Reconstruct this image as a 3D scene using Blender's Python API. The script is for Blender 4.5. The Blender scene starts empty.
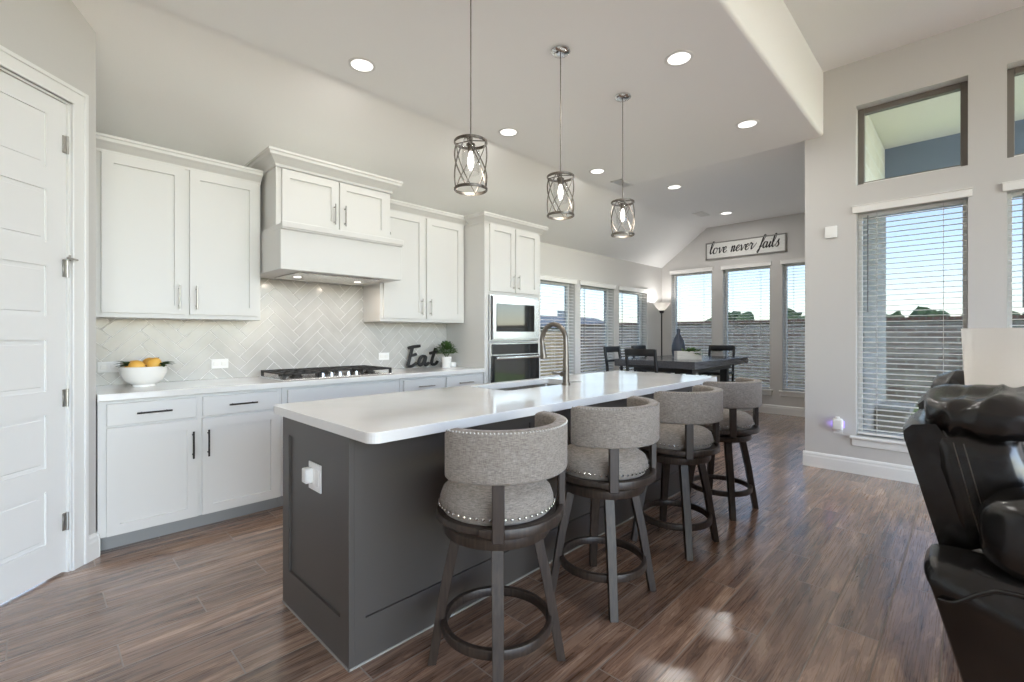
import bpy, bmesh, math, random
from mathutils import Vector, Matrix, noise
random.seed(7)
S = bpy.context.scene
COL = S.collection
PI = math.pi

# ------------------------------------------------------------------ camera
YAW = math.radians(44.29)
cam = bpy.data.cameras.new('camera')
cam.sensor_width = 36.0
cam.lens = 469.2 / 1024 * 36
cam.shift_y = -6.0 / 1024
cam.clip_start = 0.05
cam.clip_end = 300
camo = bpy.data.objects.new('camera', cam)
COL.objects.link(camo)
camo.location = (0, 0, 1.25)
camo.rotation_euler = (PI/2, 0, YAW - PI/2)
S.camera = camo

# ------------------------------------------------------------------ world, sun, exposure
w = bpy.data.worlds.new('sky')
S.world = w
w.use_nodes = True
wn = w.node_tree.nodes; wl = w.node_tree.links
wn.clear()
wo = wn.new('ShaderNodeOutputWorld'); bg = wn.new('ShaderNodeBackground'); sk = wn.new('ShaderNodeTexSky')
sk.sky_type = 'NISHITA'; sk.sun_disc = False
sk.sun_elevation = math.radians(48); sk.sun_rotation = math.radians(200)
sk.air_density = 1.0; sk.dust_density = 0.5; sk.ozone_density = 1.5
hs = wn.new('ShaderNodeHueSaturation'); hs.inputs['Saturation'].default_value = .85
wl.new(sk.outputs[0], hs.inputs['Color']); wl.new(hs.outputs[0], bg.inputs[0]); wl.new(bg.outputs[0], wo.inputs[0])
bg.inputs[1].default_value = 0.80
sun = bpy.data.lights.new('sun', 'SUN'); sun.energy = 4.2; sun.angle = 0.01; sun.color = (1, .95, .88)
suno = bpy.data.objects.new('sun', sun); COL.objects.link(suno)
suno.rotation_euler = (math.radians(42), 0, math.radians(-16))     # shines from -Y and a little from -X, 48 degrees up
S.view_settings.view_transform = 'Standard'
S.view_settings.look = 'None'
S.view_settings.gamma = 1
S.view_settings.use_curve_mapping = False
S.view_settings.exposure = 0.48
S.cycles.use_denoising = True
S.cycles.max_bounces = 10
S.cycles.diffuse_bounces = 6
S.cycles.transparent_max_bounces = 24
S.cycles.sample_clamp_indirect = 6
S.cycles.caustics_reflective = False
S.cycles.caustics_refractive = False
CAN_W = 4.5          # watts per recessed light
PEND_W = 1.3

# ------------------------------------------------------------------ materials
def srgb(r, g, b):
    f = lambda c: ((c/255+.055)/1.055)**2.4 if c > 10 else c/255/12.92
    return (f(r), f(g), f(b), 1)

def mat(name, col, rough=.5, metal=0, spec=.5, coat=0, emit=None, es=1, trans=0):
    m = bpy.data.materials.new(name); m.use_nodes = True
    p = m.node_tree.nodes['Principled BSDF']
    p.inputs['Base Color'].default_value = col if len(col) == 4 else (*col, 1)
    p.inputs['Roughness'].default_value = rough
    p.inputs['Metallic'].default_value = metal
    p.inputs['Specular IOR Level'].default_value = spec
    p.inputs['Coat Weight'].default_value = coat
    if emit:
        p.inputs['Emission Color'].default_value = (*emit[:3], 1); p.inputs['Emission Strength'].default_value = es
    if trans: p.inputs['Transmission Weight'].default_value = trans
    return m

class NT:
    def __init__(s, m): s.t = m.node_tree; s.p = s.t.nodes['Principled BSDF']
    def n(s, typ, **kw):
        x = s.t.nodes.new(typ)
        for k, v in kw.items(): setattr(x, k, v)
        return x
    def l(s, a, b): s.t.links.new(a, b)
    def val(s, sock, v):
        if hasattr(v, 'links') or isinstance(v, bpy.types.NodeSocket): s.l(v, sock)
        else: sock.default_value = v
    def math(s, op, a, b=0, c=0):
        x = s.n('ShaderNodeMath', operation=op)
        s.val(x.inputs[0], a); s.val(x.inputs[1], b); s.val(x.inputs[2], c)
        return x.outputs[0]
    def mix(s, f, a, b):
        x = s.n('ShaderNodeMix', data_type='RGBA')
        s.val(x.inputs[0], f); s.val(x.inputs[6], a); s.val(x.inputs[7], b)
        return x.outputs[2]
    def xyz(s, vec):
        x = s.n('ShaderNodeSeparateXYZ'); s.l(vec, x.inputs[0]); return x.outputs
    def comb(s, a, b, c):
        x = s.n('ShaderNodeCombineXYZ'); s.val(x.inputs[0], a); s.val(x.inputs[1], b); s.val(x.inputs[2], c); return x.outputs[0]
    def noise(s, vec, scale, detail=3, rough=.5):
        x = s.n('ShaderNodeTexNoise'); s.l(vec, x.inputs['Vector'])
        x.inputs['Scale'].default_value = scale; x.inputs['Detail'].default_value = detail; x.inputs['Roughness'].default_value = rough
        return x.outputs['Fac']
    def coord(s, which='Object'): return s.n('ShaderNodeTexCoord').outputs[which]
    def ramp(s, f, *stops):
        x = s.n('ShaderNodeValToRGB'); s.l(f, x.inputs[0])
        e = x.color_ramp.elements
        while len(e) < len(stops): e.new(.5)
        for i, (p, c) in enumerate(stops): e[i].position = p; e[i].color = c
        return x.outputs[0]
    def bump(s, h, strength, dist=.01):
        x = s.n('ShaderNodeBump'); s.l(h, x.inputs['Height']); x.inputs['Strength'].default_value = strength; x.inputs['Distance'].default_value = dist
        s.l(x.outputs[0], s.p.inputs['Normal']); return x

def noisy(name, c1, c2, scale, rough=.5, bump=0, metal=0, spec=.5, dist=.005, detail=4, stretch=(1,1,1), coat=0):
    m = mat(name, c1, rough, metal, spec, coat); N = NT(m)
    mp = N.n('ShaderNodeMapping'); N.l(N.coord(), mp.inputs[0]); mp.inputs['Scale'].default_value = stretch
    f = N.noise(mp.outputs[0], scale, detail)
    N.l(N.ramp(f, (.3, c1), (.7, c2)), N.p.inputs['Base Color'])
    if bump: N.bump(f, bump, dist)
    return m

WALL = noisy('wall_paint', srgb(202,200,197), srgb(205,203,200), 260, .75, .06, dist=.001)
CEIL = noisy('ceiling_paint', srgb(240,240,239), srgb(242,242,241), 200, .85, .08, dist=.001)
TRIM = mat('trim_paint', srgb(232,232,230), .35)
CAB = mat('cabinet_paint', srgb(218,217,214), .38)
CABIN = mat('cabinet_shadow_gap', srgb(190,189,187), .5)
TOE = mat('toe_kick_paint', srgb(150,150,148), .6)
ISL = mat('island_paint', srgb(76,71,67), .42)
DOORM = mat('door_paint', srgb(232,232,231), .4)
CHROME = mat('chrome', (.75,.75,.75), .12, 1)
NICKEL = noisy('brushed_nickel', srgb(176,172,165), srgb(160,156,150), 40, .28, metal=1)
PEWTER = noisy('pewter_cage_metal', srgb(132,126,118), srgb(96,91,85), 60, .35, metal=1)
FAUC = mat('faucet_metal', srgb(128,122,114), .36, 1)
STEEL = noisy('stainless_steel', srgb(232,232,231), srgb(222,222,221), 8, .25, metal=1, stretch=(1,1,60))
BLACKM = mat('dark_bronze_pull', srgb(52,48,46), .4, .6)
BLACKG = mat('black_oven_glass', srgb(22,24,27), .04, 0, .8)
CAST = noisy('cast_iron', srgb(38,36,35), srgb(50,47,45), 60, .55, .2)
WHITEP = mat('white_plastic', srgb(238,238,236), .4)
CERAM = mat('white_ceramic', srgb(240,239,236), .18)
FRAMEW = mat('window_vinyl_white', srgb(232,232,230), .4)
FRAMET = mat('window_frame_taupe', srgb(118,112,105), .5)
BLIND = mat('blind_slat', srgb(236,235,232), .45)
CORD = mat('blind_cord', srgb(200,199,196), .7)
WANDM = mat('blind_wand', srgb(90,90,92), .4)
BLACKP = mat('black_paint', srgb(28,27,27), .45)
CHAIRM = mat('black_chair_paint', srgb(34,34,36), .35)
STITCH = mat('tan_stitching', srgb(84,74,66), .7)
SIGNW = noisy('whitewashed_board', srgb(214,214,210), srgb(232,232,229), 12, .7, stretch=(1,1,8))
SIGNF = mat('grey_sign_frame', srgb(138,136,132), .6)
VASEM = noisy('blue_grey_vase', srgb(52,58,72), srgb(66,72,86), 9, .3)
LEAF = noisy('leaf_green', srgb(48,78,36), srgb(82,112,54), 30, .55)
LEAFD = noisy('leaf_dark', srgb(34,54,28), srgb(60,84,42), 30, .55)
SOILM = mat('soil', srgb(50,40,32), .9)
FRUIT = noisy('yellow_orange_peel', srgb(226,164,58), srgb(238,190,92), 6, .45, .15)
SHADE = mat('linen_shade', srgb(232,230,226), .8)
def _tr(m, f):
    t = m.node_tree; p = t.nodes['Principled BSDF']; o = [n for n in t.nodes if n.type == 'OUTPUT_MATERIAL'][0]
    tr = t.nodes.new('ShaderNodeBsdfTranslucent'); tr.inputs[0].default_value = p.inputs['Base Color'].default_value
    mx = t.nodes.new('ShaderNodeMixShader'); mx.inputs[0].default_value = f
    t.links.new(p.outputs[0], mx.inputs[1]); t.links.new(tr.outputs[0], mx.inputs[2]); t.links.new(mx.outputs[0], o.inputs[0])
_tr(SHADE, .4)
WOODLT = noisy('pale_wood_box', srgb(196,190,180), srgb(214,209,200), 10, .6, stretch=(1,1,8))
CONC = noisy('patio_concrete', srgb(176,172,164), srgb(190,186,178), 4, .8)
GRASS = noisy('lawn_grass', srgb(118,138,84), srgb(146,160,104), 3, .9, .4, detail=8)
STUCCO = noisy('patio_ceiling_paint', srgb(228,222,208), srgb(234,228,214), 40, .8)
BEAMM = mat('patio_beam_paint', srgb(122,134,150), .7)
GLOW = mat('lamp_lens', (1,1,1), .5, emit=(1,.97,.92), es=1.3)
BULB = mat('warm_bulb', (1,1,1), .3, emit=(1,.95,.88), es=2.5)
PURPLE = mat('violet_night_light', (.5,.4,1), .4, emit=(.35,.25,1), es=.9)
ROOFM = noisy('shingle_roof', srgb(120,124,130), srgb(142,146,150), 3, .9, stretch=(1,1,6))
TREEM = noisy('tree_foliage', srgb(52,74,46), srgb(92,112,72), 1.6, .8, .5, detail=6, dist=.2)
BARK = noisy('bark', srgb(84,72,60), srgb(104,90,76), 12, .9)

def wood(name, c1, c2, rough, axis='z'):
    st = {'z': (14,14,1.2), 'x': (1.2,14,14), 'y': (14,1.2,14)}[axis]
    return noisy(name, c1, c2, 6, rough, .12, stretch=st, detail=6, dist=.002)
STOOLW = wood('stool_charcoal_wood', srgb(42,34,29), srgb(67,56,48), .42)
TABLEW = wood('table_grey_wood', srgb(66,66,70), srgb(94,94,98), .17, 'x')
TABLEED = wood('table_edge_wood', srgb(120,120,122), srgb(146,146,148), .4, 'x')

def quartz():
    m = mat('white_quartz', srgb(238,237,234), .09); N = NT(m)
    f = N.noise(N.coord(), 3, 6); N.l(N.ramp(f, (.35, srgb(232,231,229)), (.65, srgb(225,224,221))), N.p.inputs['Base Color'])
    return m
QUARTZ = quartz()

def fabric():
    m = mat('grey_tweed_fabric', srgb(150,143,135), .9, spec=.2); N = NT(m)
    c = N.coord(); a = N.noise(c, 34, 5, .7)
    mp = N.n('ShaderNodeMapping'); N.l(c, mp.inputs[0]); mp.inputs['Scale'].default_value = (60, 60, 520)
    b = N.noise(mp.outputs[0], 1, 2)
    mp2 = N.n('ShaderNodeMapping'); N.l(c, mp2.inputs[0]); mp2.inputs['Scale'].default_value = (420, 420, 70)
    d = N.noise(mp2.outputs[0], 1, 2)
    s_ = N.math('ADD', N.math('MULTIPLY', b, .55), N.math('ADD', N.math('MULTIPLY', d, .3), N.math('MULTIPLY', a, .15)))
    N.l(N.ramp(s_, (.36, srgb(116,108,101)), (.66, srgb(168,160,151))), N.p.inputs['Base Color'])
    N.p.inputs['Sheen Weight'].default_value = .15
    N.bump(s_, .35, .002); return m
FABRIC = fabric()

def leather():
    m = mat('black_leather', srgb(20,19,19), .24, spec=.7); N = NT(m)
    c = N.coord()
    mp = N.n('ShaderNodeMapping'); N.l(c, mp.inputs[0]); mp.inputs['Scale'].default_value = (2.2, 7, 3.5)
    f = N.noise(mp.outputs[0], 1.8, 2, .4)
    v = N.n('ShaderNodeTexVoronoi'); N.l(c, v.inputs['Vector']); v.inputs['Scale'].default_value = 260
    h = N.math('ADD', N.math('MULTIPLY', v.outputs['Distance'], .012), f)
    N.bump(h, .3, .03)
    g = N.noise(c, 7, 2); N.l(N.ramp(g, (.3, srgb(15,14,14)), (.7, srgb(26,24,23))), N.p.inputs['Base Color'])
    return m
LEATHER = leather()

def floor_mat():
    m = mat('wood_look_tile_floor', srgb(110,95,85), .3, coat=.35); N = NT(m)
    N.p.inputs['Coat Roughness'].default_value = .2
    W, L, G = .1835, .932, .0056
    o = N.xyz(N.coord('Object'))
    u = N.math('DIVIDE', N.math('SUBTRACT', o[1], .079), W)
    row = N.math('FLOOR', u); fy = N.math('FRACT', u)
    sh = N.math('MULTIPLY', row, .3333)
    ux = N.math('SUBTRACT', N.math('DIVIDE', N.math('SUBTRACT', o[0], 3.04), L), sh)
    cx = N.math('FLOOR', ux); fx = N.math('FRACT', ux)
    def edge(f, size):
        e = N.math('MINIMUM', f, N.math('SUBTRACT', 1, f)); return N.math('MULTIPLY', e, size)
    d = N.math('MINIMUM', edge(fy, W), edge(fx, L))
    grout = N.math('LESS_THAN', d, G/2)
    wn_ = N.n('ShaderNodeTexWhiteNoise'); wn_.noise_dimensions = '3D'; N.l(N.comb(cx, row, 1.7), wn_.inputs['Vector'])
    rnd = wn_.outputs['Value']
    off = N.math('MULTIPLY', rnd, 37.0)
    # long flowing grain, fine pores and a slow cathedral figure, different on every plank
    v1 = N.comb(N.math('ADD', N.math('MULTIPLY', o[0], 1.6), off), N.math('ADD', N.math('MULTIPLY', o[1], 13), off), rnd)
    n1 = N.n('ShaderNodeTexNoise'); N.l(v1, n1.inputs['Vector']); n1.inputs['Scale'].default_value = 1.5; n1.inputs['Detail'].default_value = 4; n1.inputs['Roughness'].default_value = .55; n1.inputs['Distortion'].default_value = .7
    g1 = n1.outputs['Fac']
    v2 = N.comb(N.math('ADD', N.math('MULTIPLY', o[0], 2.5), off), N.math('MULTIPLY', o[1], 150), rnd)
    g2 = N.noise(v2, 1.2, 4, .65)
    bands = N.math('FRACT', N.math('MULTIPLY', g1, 9))
    rings = N.math('ABSOLUTE', N.math('SUBTRACT', bands, .5))
    f = N.math('ADD', N.math('MULTIPLY', g1, .74), N.math('ADD', N.math('MULTIPLY', g2, .12), N.math('MULTIPLY', rings, .16)))
    c = N.ramp(f, (.32, srgb(88,63,48)), (.5, srgb(142,110,89)), (.66, srgb(186,156,131)))
    vr = N.math('ADD', N.math('MULTIPLY', rnd, .62), .74)
    hsv = N.n('ShaderNodeHueSaturation'); N.l(c, hsv.inputs['Color']); N.l(vr, hsv.inputs['Value']); hsv.inputs['Saturation'].default_value = .95
    col = N.mix(grout, hsv.outputs[0], srgb(150,138,127))
    N.l(col, N.p.inputs['Base Color'])
    N.l(N.math('SUBTRACT', 1, grout), N.p.inputs['Coat Weight']); N.p.inputs['Coat IOR'].default_value = 1.5
    rr = N.math('ADD', N.math('MULTIPLY', g2, .12), N.math('ADD', .22, N.math('MULTIPLY', grout, .4)))
    N.l(rr, N.p.inputs['Roughness'])
    wavy = N.noise(N.comb(N.math('MULTIPLY', o[0], 3), N.math('ADD', N.math('MULTIPLY', o[1], 26), off), 0), 1, 2)
    h = N.math('SUBTRACT', N.math('ADD', N.math('MULTIPLY', wavy, .7), N.math('MULTIPLY', g2, .05)), N.math('MULTIPLY', grout, .5))
    N.bump(h, .5, .003)
    return m
FLOORM = floor_mat()

def brick_mat(name, axes, c1, c2, mortar, bw, bh, ms, rough=.85, bump=.5, nscale=1.2):
    m = mat(name, c1, rough); N = NT(m)
    o = N.xyz(N.coord('Object'))
    vec = N.comb(o[axes[0]], o[axes[1]], 0)
    b = N.n('ShaderNodeTexBrick'); N.l(vec, b.inputs['Vector'])
    b.inputs['Scale'].default_value = 1; b.inputs['Brick Width'].default_value = bw; b.inputs['Row Height'].default_value = bh
    b.inputs['Mortar Size'].default_value = ms; b.inputs['Mortar'].default_value = mortar
    b.inputs['Color1'].default_value = c1; b.inputs['Color2'].default_value = c2; b.inputs['Bias'].default_value = 0
    n1 = N.noise(N.coord('Object'), nscale, 4)
    hv = N.n('ShaderNodeHueSaturation'); N.l(b.outputs['Color'], hv.inputs['Color'])
    N.l(N.math('ADD', .75, N.math('MULTIPLY', n1, .5)), hv.inputs['Value'])
    N.l(hv.outputs[0], N.p.inputs['Base Color'])
    N.bump(N.math('SUBTRACT', 1, b.outputs['Fac']), bump, .01)
    return m
BRICK = brick_mat('brick_fence', (1,2), srgb(150,124,112), srgb(188,174,162), srgb(206,198,186), .30, .09, .016, nscale=3)
BRICKY = brick_mat('brick_jamb', (0,2), srgb(112,92,84), srgb(148,134,124), srgb(160,150,140), .28, .095, .014)
STONE = brick_mat('pale_limestone', (0,2), srgb(242,236,224), srgb(226,218,204), srgb(240,236,228), .34, .2, .02)
STONEX = brick_mat('pale_limestone_block', (1,2), srgb(222,214,198), srgb(200,192,176), srgb(228,222,210), .34, .2, .02)
PLANKF = brick_mat('cedar_fence_boards', (0,2), srgb(206,184,150), srgb(186,162,128), srgb(120,104,84), .14, 6.0, .008)
HOUSEW = brick_mat('neighbour_siding', (0,2), srgb(168,172,174), srgb(160,164,166), srgb(140,144,146), 3, .2, .01)

def tile_mat():
    m = mat('glossy_grey_tile', srgb(214,212,208), .16); N = NT(m)
    f = N.noise(N.coord(), 5, 3); N.l(N.ramp(f, (.35, srgb(186,184,180)), (.65, srgb(200,198,194))), N.p.inputs['Base Color'])
    return m
TILE = tile_mat()
GROUT = mat('white_grout', srgb(232,231,228), .8)

def glass_mat(name, tint, fres=.9):
    m = bpy.data.materials.new(name); m.use_nodes = True
    t = m.node_tree; t.nodes.clear()
    o = t.nodes.new('ShaderNodeOutputMaterial'); mx = t.nodes.new('ShaderNodeMixShader')
    tr = t.nodes.new('ShaderNodeBsdfTransparent'); gl = t.nodes.new('ShaderNodeBsdfGlossy'); fr = t.nodes.new('ShaderNodeFresnel')
    tr.inputs[0].default_value = (*tint, 1); gl.inputs['Roughness'].default_value = .02; fr.inputs[0].default_value = 1.45
    ge = t.nodes.new('ShaderNodeNewGeometry'); mm = t.nodes.new('ShaderNodeMath'); mm.operation = 'MULTIPLY_ADD'; mm.inputs[1].default_value = -1; mm.inputs[2].default_value = 1
    m2 = t.nodes.new('ShaderNodeMath'); m2.operation = 'MULTIPLY'; t.links.new(ge.outputs['Backfacing'], mm.inputs[0]); t.links.new(mm.outputs[0], m2.inputs[0]); t.links.new(fr.outputs[0], m2.inputs[1])
    t.links.new(m2.outputs[0], mx.inputs[0]); t.links.new(tr.outputs[0], mx.inputs[1]); t.links.new(gl.outputs[0], mx.inputs[2])
    t.links.new(mx.outputs[0], o.inputs[0]); return m
GLASS = glass_mat('tinted_window_glass', (.44,.452,.468))
GLASST = glass_mat('transom_glass', (.82,.83,.84))
CLEAR = glass_mat('clear_glass', (.95,.95,.95))
SCREEN = glass_mat('insect_screen', (.42,.45,.5))

# ------------------------------------------------------------------ helpers
def root(name, label=None, cat=None, loc=(0,0,0), rz=0, group=None, kind=None):
    o = bpy.data.objects.new(name, None); COL.objects.link(o)
    o.location = loc; o.rotation_euler = (0, 0, rz); o.empty_display_size = .1
    tag(o, label, cat, group, kind); return o
def tag(o, label=None, cat=None, group=None, kind=None):
    if label: o['label'] = label
    if cat: o['category'] = cat
    if group: o['group'] = group
    if kind: o['kind'] = kind
    return o
def obj(name, bm, m, parent=None, smooth=False, label=None):
    bmesh.ops.recalc_face_normals(bm, faces=bm.faces[:])
    me = bpy.data.meshes.new(name); bm.to_mesh(me); bm.free()
    if isinstance(m, (list, tuple)):
        for x in m: me.materials.append(x)
    else: me.materials.append(m)
    if smooth:
        for p in me.polygons: p.use_smooth = True
        try: me.set_sharp_from_angle(angle=math.radians(75 if m is LEATHER else 40))
        except Exception: pass
    o = bpy.data.objects.new(name, me); COL.objects.link(o)
    if parent: o.parent = parent
    if label: o['label'] = label
    return o
def struct(name, bm, m, smooth=False):
    o = obj(name, bm, m, None, smooth); o['kind'] = 'structure'; return o
def B(): return bmesh.new()
def box(bm, x0, x1, y0, y1, z0, z1, bev=0, seg=2, M=None, mi=0):
    r = bmesh.ops.create_cube(bm, size=1)
    vs = r['verts']
    for v in vs:
        v.co = Vector((x0+(x1-x0)*(v.co.x+.5), y0+(y1-y0)*(v.co.y+.5), z0+(z1-z0)*(v.co.z+.5)))
    fs = set(f for v in vs for f in v.link_faces)
    for f in fs: f.material_index = mi
    if bev:
        es = list(set(e for v in vs for e in v.link_edges))
        rr = bmesh.ops.bevel(bm, geom=es, offset=bev, segments=seg, affect='EDGES', profile=.5)
        vs = list(set(v for f in rr['faces'] for v in f.verts) | set(v for v in vs if v.is_valid))
    if M is not None:
        for v in vs: v.co = M @ v.co
    return vs
def cyl(bm, c, r, h, seg=24, r2=None, axis='z'):
    rr = bmesh.ops.create_cone(bm, cap_ends=True, segments=seg, radius1=r, radius2=r if r2 is None else r2, depth=h)
    Rm = {'z': Matrix(), 'x': Matrix.Rotation(PI/2, 4, 'Y'), 'y': Matrix.Rotation(-PI/2, 4, 'X')}[axis]
    for v in rr['verts']: v.co = Vector(c) + (Rm @ v.co)
    return rr['verts']
def ball(bm, c, r, sub=2, sc=(1,1,1)):
    rr = bmesh.ops.create_icosphere(bm, subdivisions=sub, radius=r)
    for v in rr['verts']: v.co = Vector((c[0]+v.co.x*sc[0], c[1]+v.co.y*sc[1], c[2]+v.co.z*sc[2]))
    return rr['verts']
def lathe(bm, prof, seg=32, c=(0,0,0)):
    rings = []
    for r, z in prof:
        if r < 1e-5: rings.append([bm.verts.new((c[0], c[1], c[2]+z))])
        else: rings.append([bm.verts.new((c[0]+r*math.cos(2*PI*i/seg), c[1]+r*math.sin(2*PI*i/seg), c[2]+z)) for i in range(seg)])
    for a, b in zip(rings, rings[1:]):
        for i in range(seg):
            j = (i+1) % seg
            if len(a) == 1 and len(b) > 1: bm.faces.new((a[0], b[j], b[i]))
            elif len(b) == 1 and len(a) > 1: bm.faces.new((a[i], a[j], b[0]))
            elif len(a) > 1: bm.faces.new((a[i], a[j], b[j], b[i]))
def sweep(bm, pts, prof, closed=False, up=(0,0,1), scales=None):
    """carry the closed 2-D profile (side, up) along pts"""
    pts = [Vector(p) for p in pts]; n = len(pts); rings = []
    upv = Vector(up)
    for i, p in enumerate(pts):
        if closed: t = pts[(i+1) % n] - pts[i-1]
        else: t = pts[min(i+1, n-1)] - pts[max(i-1, 0)]
        t.normalize()
        s = t.cross(upv)
        if s.length < 1e-4: s = t.cross(Vector((1, 0, .01)))
        s.normalize(); u2 = s.cross(t).normalized()
        k = scales[i] if scales else 1
        rings.append([bm.verts.new(p + s*a*k + u2*b*k) for a, b in prof])
    m = len(prof)
    rng = range(n) if closed else range(n-1)
    for i in rng:
        a = rings[i]; b = rings[(i+1) % n]
        for j in range(m):
            bm.faces.new((a[j], a[(j+1) % m], b[(j+1) % m], b[j]))
    if not closed:
        bm.faces.new(rings[0][::-1]); bm.faces.new(rings[-1])
    return rings
def circ(r, n=8): return [(r*math.cos(2*PI*i/n), r*math.sin(2*PI*i/n)) for i in range(n)]
def rrect(w, h, r, n=4):
    out = []
    for cx, cy, a0 in ((w/2-r, h/2-r, 0), (-w/2+r, h/2-r, PI/2), (-w/2+r, -h/2+r, PI), (w/2-r, -h/2+r, 1.5*PI)):
        for i in range(n+1):
            a = a0 + PI/2*i/n; out.append((cx+r*math.cos(a), cy+r*math.sin(a)))
    return out
def tube(bm, pts, r, n=8, closed=False, up=(0,0,1)): return sweep(bm, pts, circ(r, n), closed, up)
def arc(c, r, a0, a1, n, z=0):
    return [(c[0]+r*math.cos(a0+(a1-a0)*i/n), c[1]+r*math.sin(a0+(a1-a0)*i/n), z) for i in range(n+1)]
def catmull(p, k=6):
    p = [Vector(q) for q in p]; q = [2*p[0]-p[1]] + p + [2*p[-1]-p[-2]]; out = []
    for i in range(1, len(q)-2):
        for j in range(k):
            t = j/k
            out.append(.5*((2*q[i]) + (q[i+1]-q[i-1])*t + (2*q[i-1]-5*q[i]+4*q[i+1]-q[i+2])*t*t + (3*q[i]-q[i-1]-3*q[i+1]+q[i+2])*t**3))
    out.append(q[-2]); return out
def prism(bm, poly, axis, a, b):
    """poly: list of 2-D points in the plane across axis; axis x -> (y,z), y -> (x,z), z -> (x,y)"""
    f = {'x': lambda p, t: (t, p[0], p[1]), 'y': lambda p, t: (p[0], t, p[1]), 'z': lambda p, t: (p[0], p[1], t)}[axis]
    A = [bm.verts.new(f(p, a)) for p in poly]; Bv = [bm.verts.new(f(p, b)) for p in poly]
    n = len(poly)
    bm.faces.new(A); bm.faces.new(Bv[::-1])
    for i in range(n): bm.faces.new((A[i], Bv[i], Bv[(i+1) % n], A[(i+1) % n]))
    return A + Bv
def xf(bm, M):
    for v in bm.verts: v.co = M @ v.co
    return bm
def copy_thing(r, loc, rz=0, label=None):
    c = r.copy(); COL.objects.link(c); c.location = loc; c.rotation_euler = (0, 0, rz)
    if label: c['label'] = label
    for ch in list(r.children):
        d = ch.copy(); COL.objects.link(d); d.parent = c
        for g in list(ch.children):
            e = g.copy(); COL.objects.link(e); e.parent = d
    return c

# ------------------------------------------------------------------ room shell
YW = 4.13      # kitchen / dining left wall (inner face)
XF = 8.25      # dining end wall
XR = 5.2       # living room window wall
def wall_grid(L, topf, thick, holes, ubreaks=(), z0=0.0):
    """wall in local coords: u along, y 0 (inner) .. thick (outer)"""
    bm = B()
    us = sorted(set([0, L, *ubreaks] + [h[0] for h in holes] + [h[1] for h in holes]))
    zmax = 99
    zs = sorted(set([z0, zmax] + [h[2] for h in holes] + [h[3] for h in holes]))
    vid = {}
    def V(i, j, k):
        if (i, j, k) not in vid:
            z = zs[j] if zs[j] != zmax else topf(us[i])
            vid[(i, j, k)] = bm.verts.new((us[i], 0 if k == 0 else thick, z))
        return vid[(i, j, k)]
    def filled(i, j):
        if i < 0 or j < 0 or i >= len(us)-1 or j >= len(zs)-1: return False
        cu = (us[i]+us[i+1])/2; cz = (zs[j]+min(zs[j+1], topf(cu)))/2
        return not any(h[0] < cu < h[1] and h[2] < cz < h[3] for h in holes)
    for i in range(len(us)-1):
        for j in range(len(zs)-1):
            if not filled(i, j): continue
            bm.faces.new((V(i,j,0), V(i+1,j,0), V(i+1,j+1,0), V(i,j+1,0)))
            bm.faces.new((V(i,j,1), V(i,j+1,1), V(i+1,j+1,1), V(i+1,j,1)))
            if not filled(i-1, j): bm.faces.new((V(i,j,0), V(i,j+1,0), V(i,j+1,1), V(i,j,1)))
            if not filled(i+1, j): bm.faces.new((V(i+1,j,0), V(i+1,j,1), V(i+1,j+1,1), V(i+1,j+1,0)))
            if not filled(i, j-1): bm.faces.new((V(i,j,0), V(i,j,1), V(i+1,j,1), V(i+1,j,0)))
            if not filled(i, j+1): bm.faces.new((V(i,j+1,0), V(i+1,j+1,0), V(i+1,j+1,1), V(i,j+1,1)))
    return bm

bm = B(); prism(bm, [(-5, -7), (XR+.25, -7), (XR+.25, .86), (XF+.25, .86), (XF+.25, YW+.2), (-5, YW+.2)], 'z', -.12, 0)
struct('floor', bm, FLOORM)

# ceiling: sloped kitchen/dining ceiling, step up to the living room ceiling
ZC, ZL, YS, YB = 3.12, 3.72, 3.31, .985
bm = B()
r = .03
step = [(YB, ZL)] + [(YB, ZC+r)] + [(YB+r-r*math.cos(a), ZC+r-r*math.sin(a)) for a in (PI/8, PI/4, 3*PI/8, PI/2)]
poly = step + [(YS-.02, ZC), (YS+.02, ZC-.03), (YW, 2.5), (YW+.15, 2.5), (YW+.15, ZL+.15), (-5.5, ZL+.15), (-5.5, ZL)]
prism(bm, poly, 'x', -5, XR)
poly2 = [(1.0, ZC), (YS-.02, ZC), (YS+.02, ZC-.03), (YW, 2.5), (YW+.15, 2.5), (YW+.15, ZL+.15), (1.0, ZL+.15)]
prism(bm, poly2, 'x', XR, XF+.15)
struct('ceiling', bm, CEIL, True)

# kitchen wall with the three dining windows
LW = [(4.66, 5.56), (5.69, 6.61), (6.76, 7.70)]
bm = wall_grid(XF-.255+.15, lambda u: 2.5, .2, [(a-.255, b-.255, .34, 2.0) for a, b in LW])
xf(bm, Matrix.Translation((.255, YW, 0))); struct('wall_kitchen', bm, WALL)
# far wall, gable top
FW = [(3.94, 3.21), (3.02, 2.29), (2.11, 1.38)]
def ftop(u):
    y = YW - u
    return ZC if y <= YS else ZC - (y-YS)/(YW-YS)*(ZC-2.5)
MF = Matrix.Translation((XF, YW, 0)) @ Matrix.Rotation(-PI/2, 4, 'Z')
bm = wall_grid(YW-1.0, ftop, .2, [(YW-a, YW-b, .38, 2.37) for a, b in FW], (YW-YS,))
xf(bm, MF); struct('wall_far', bm, WALL)
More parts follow.
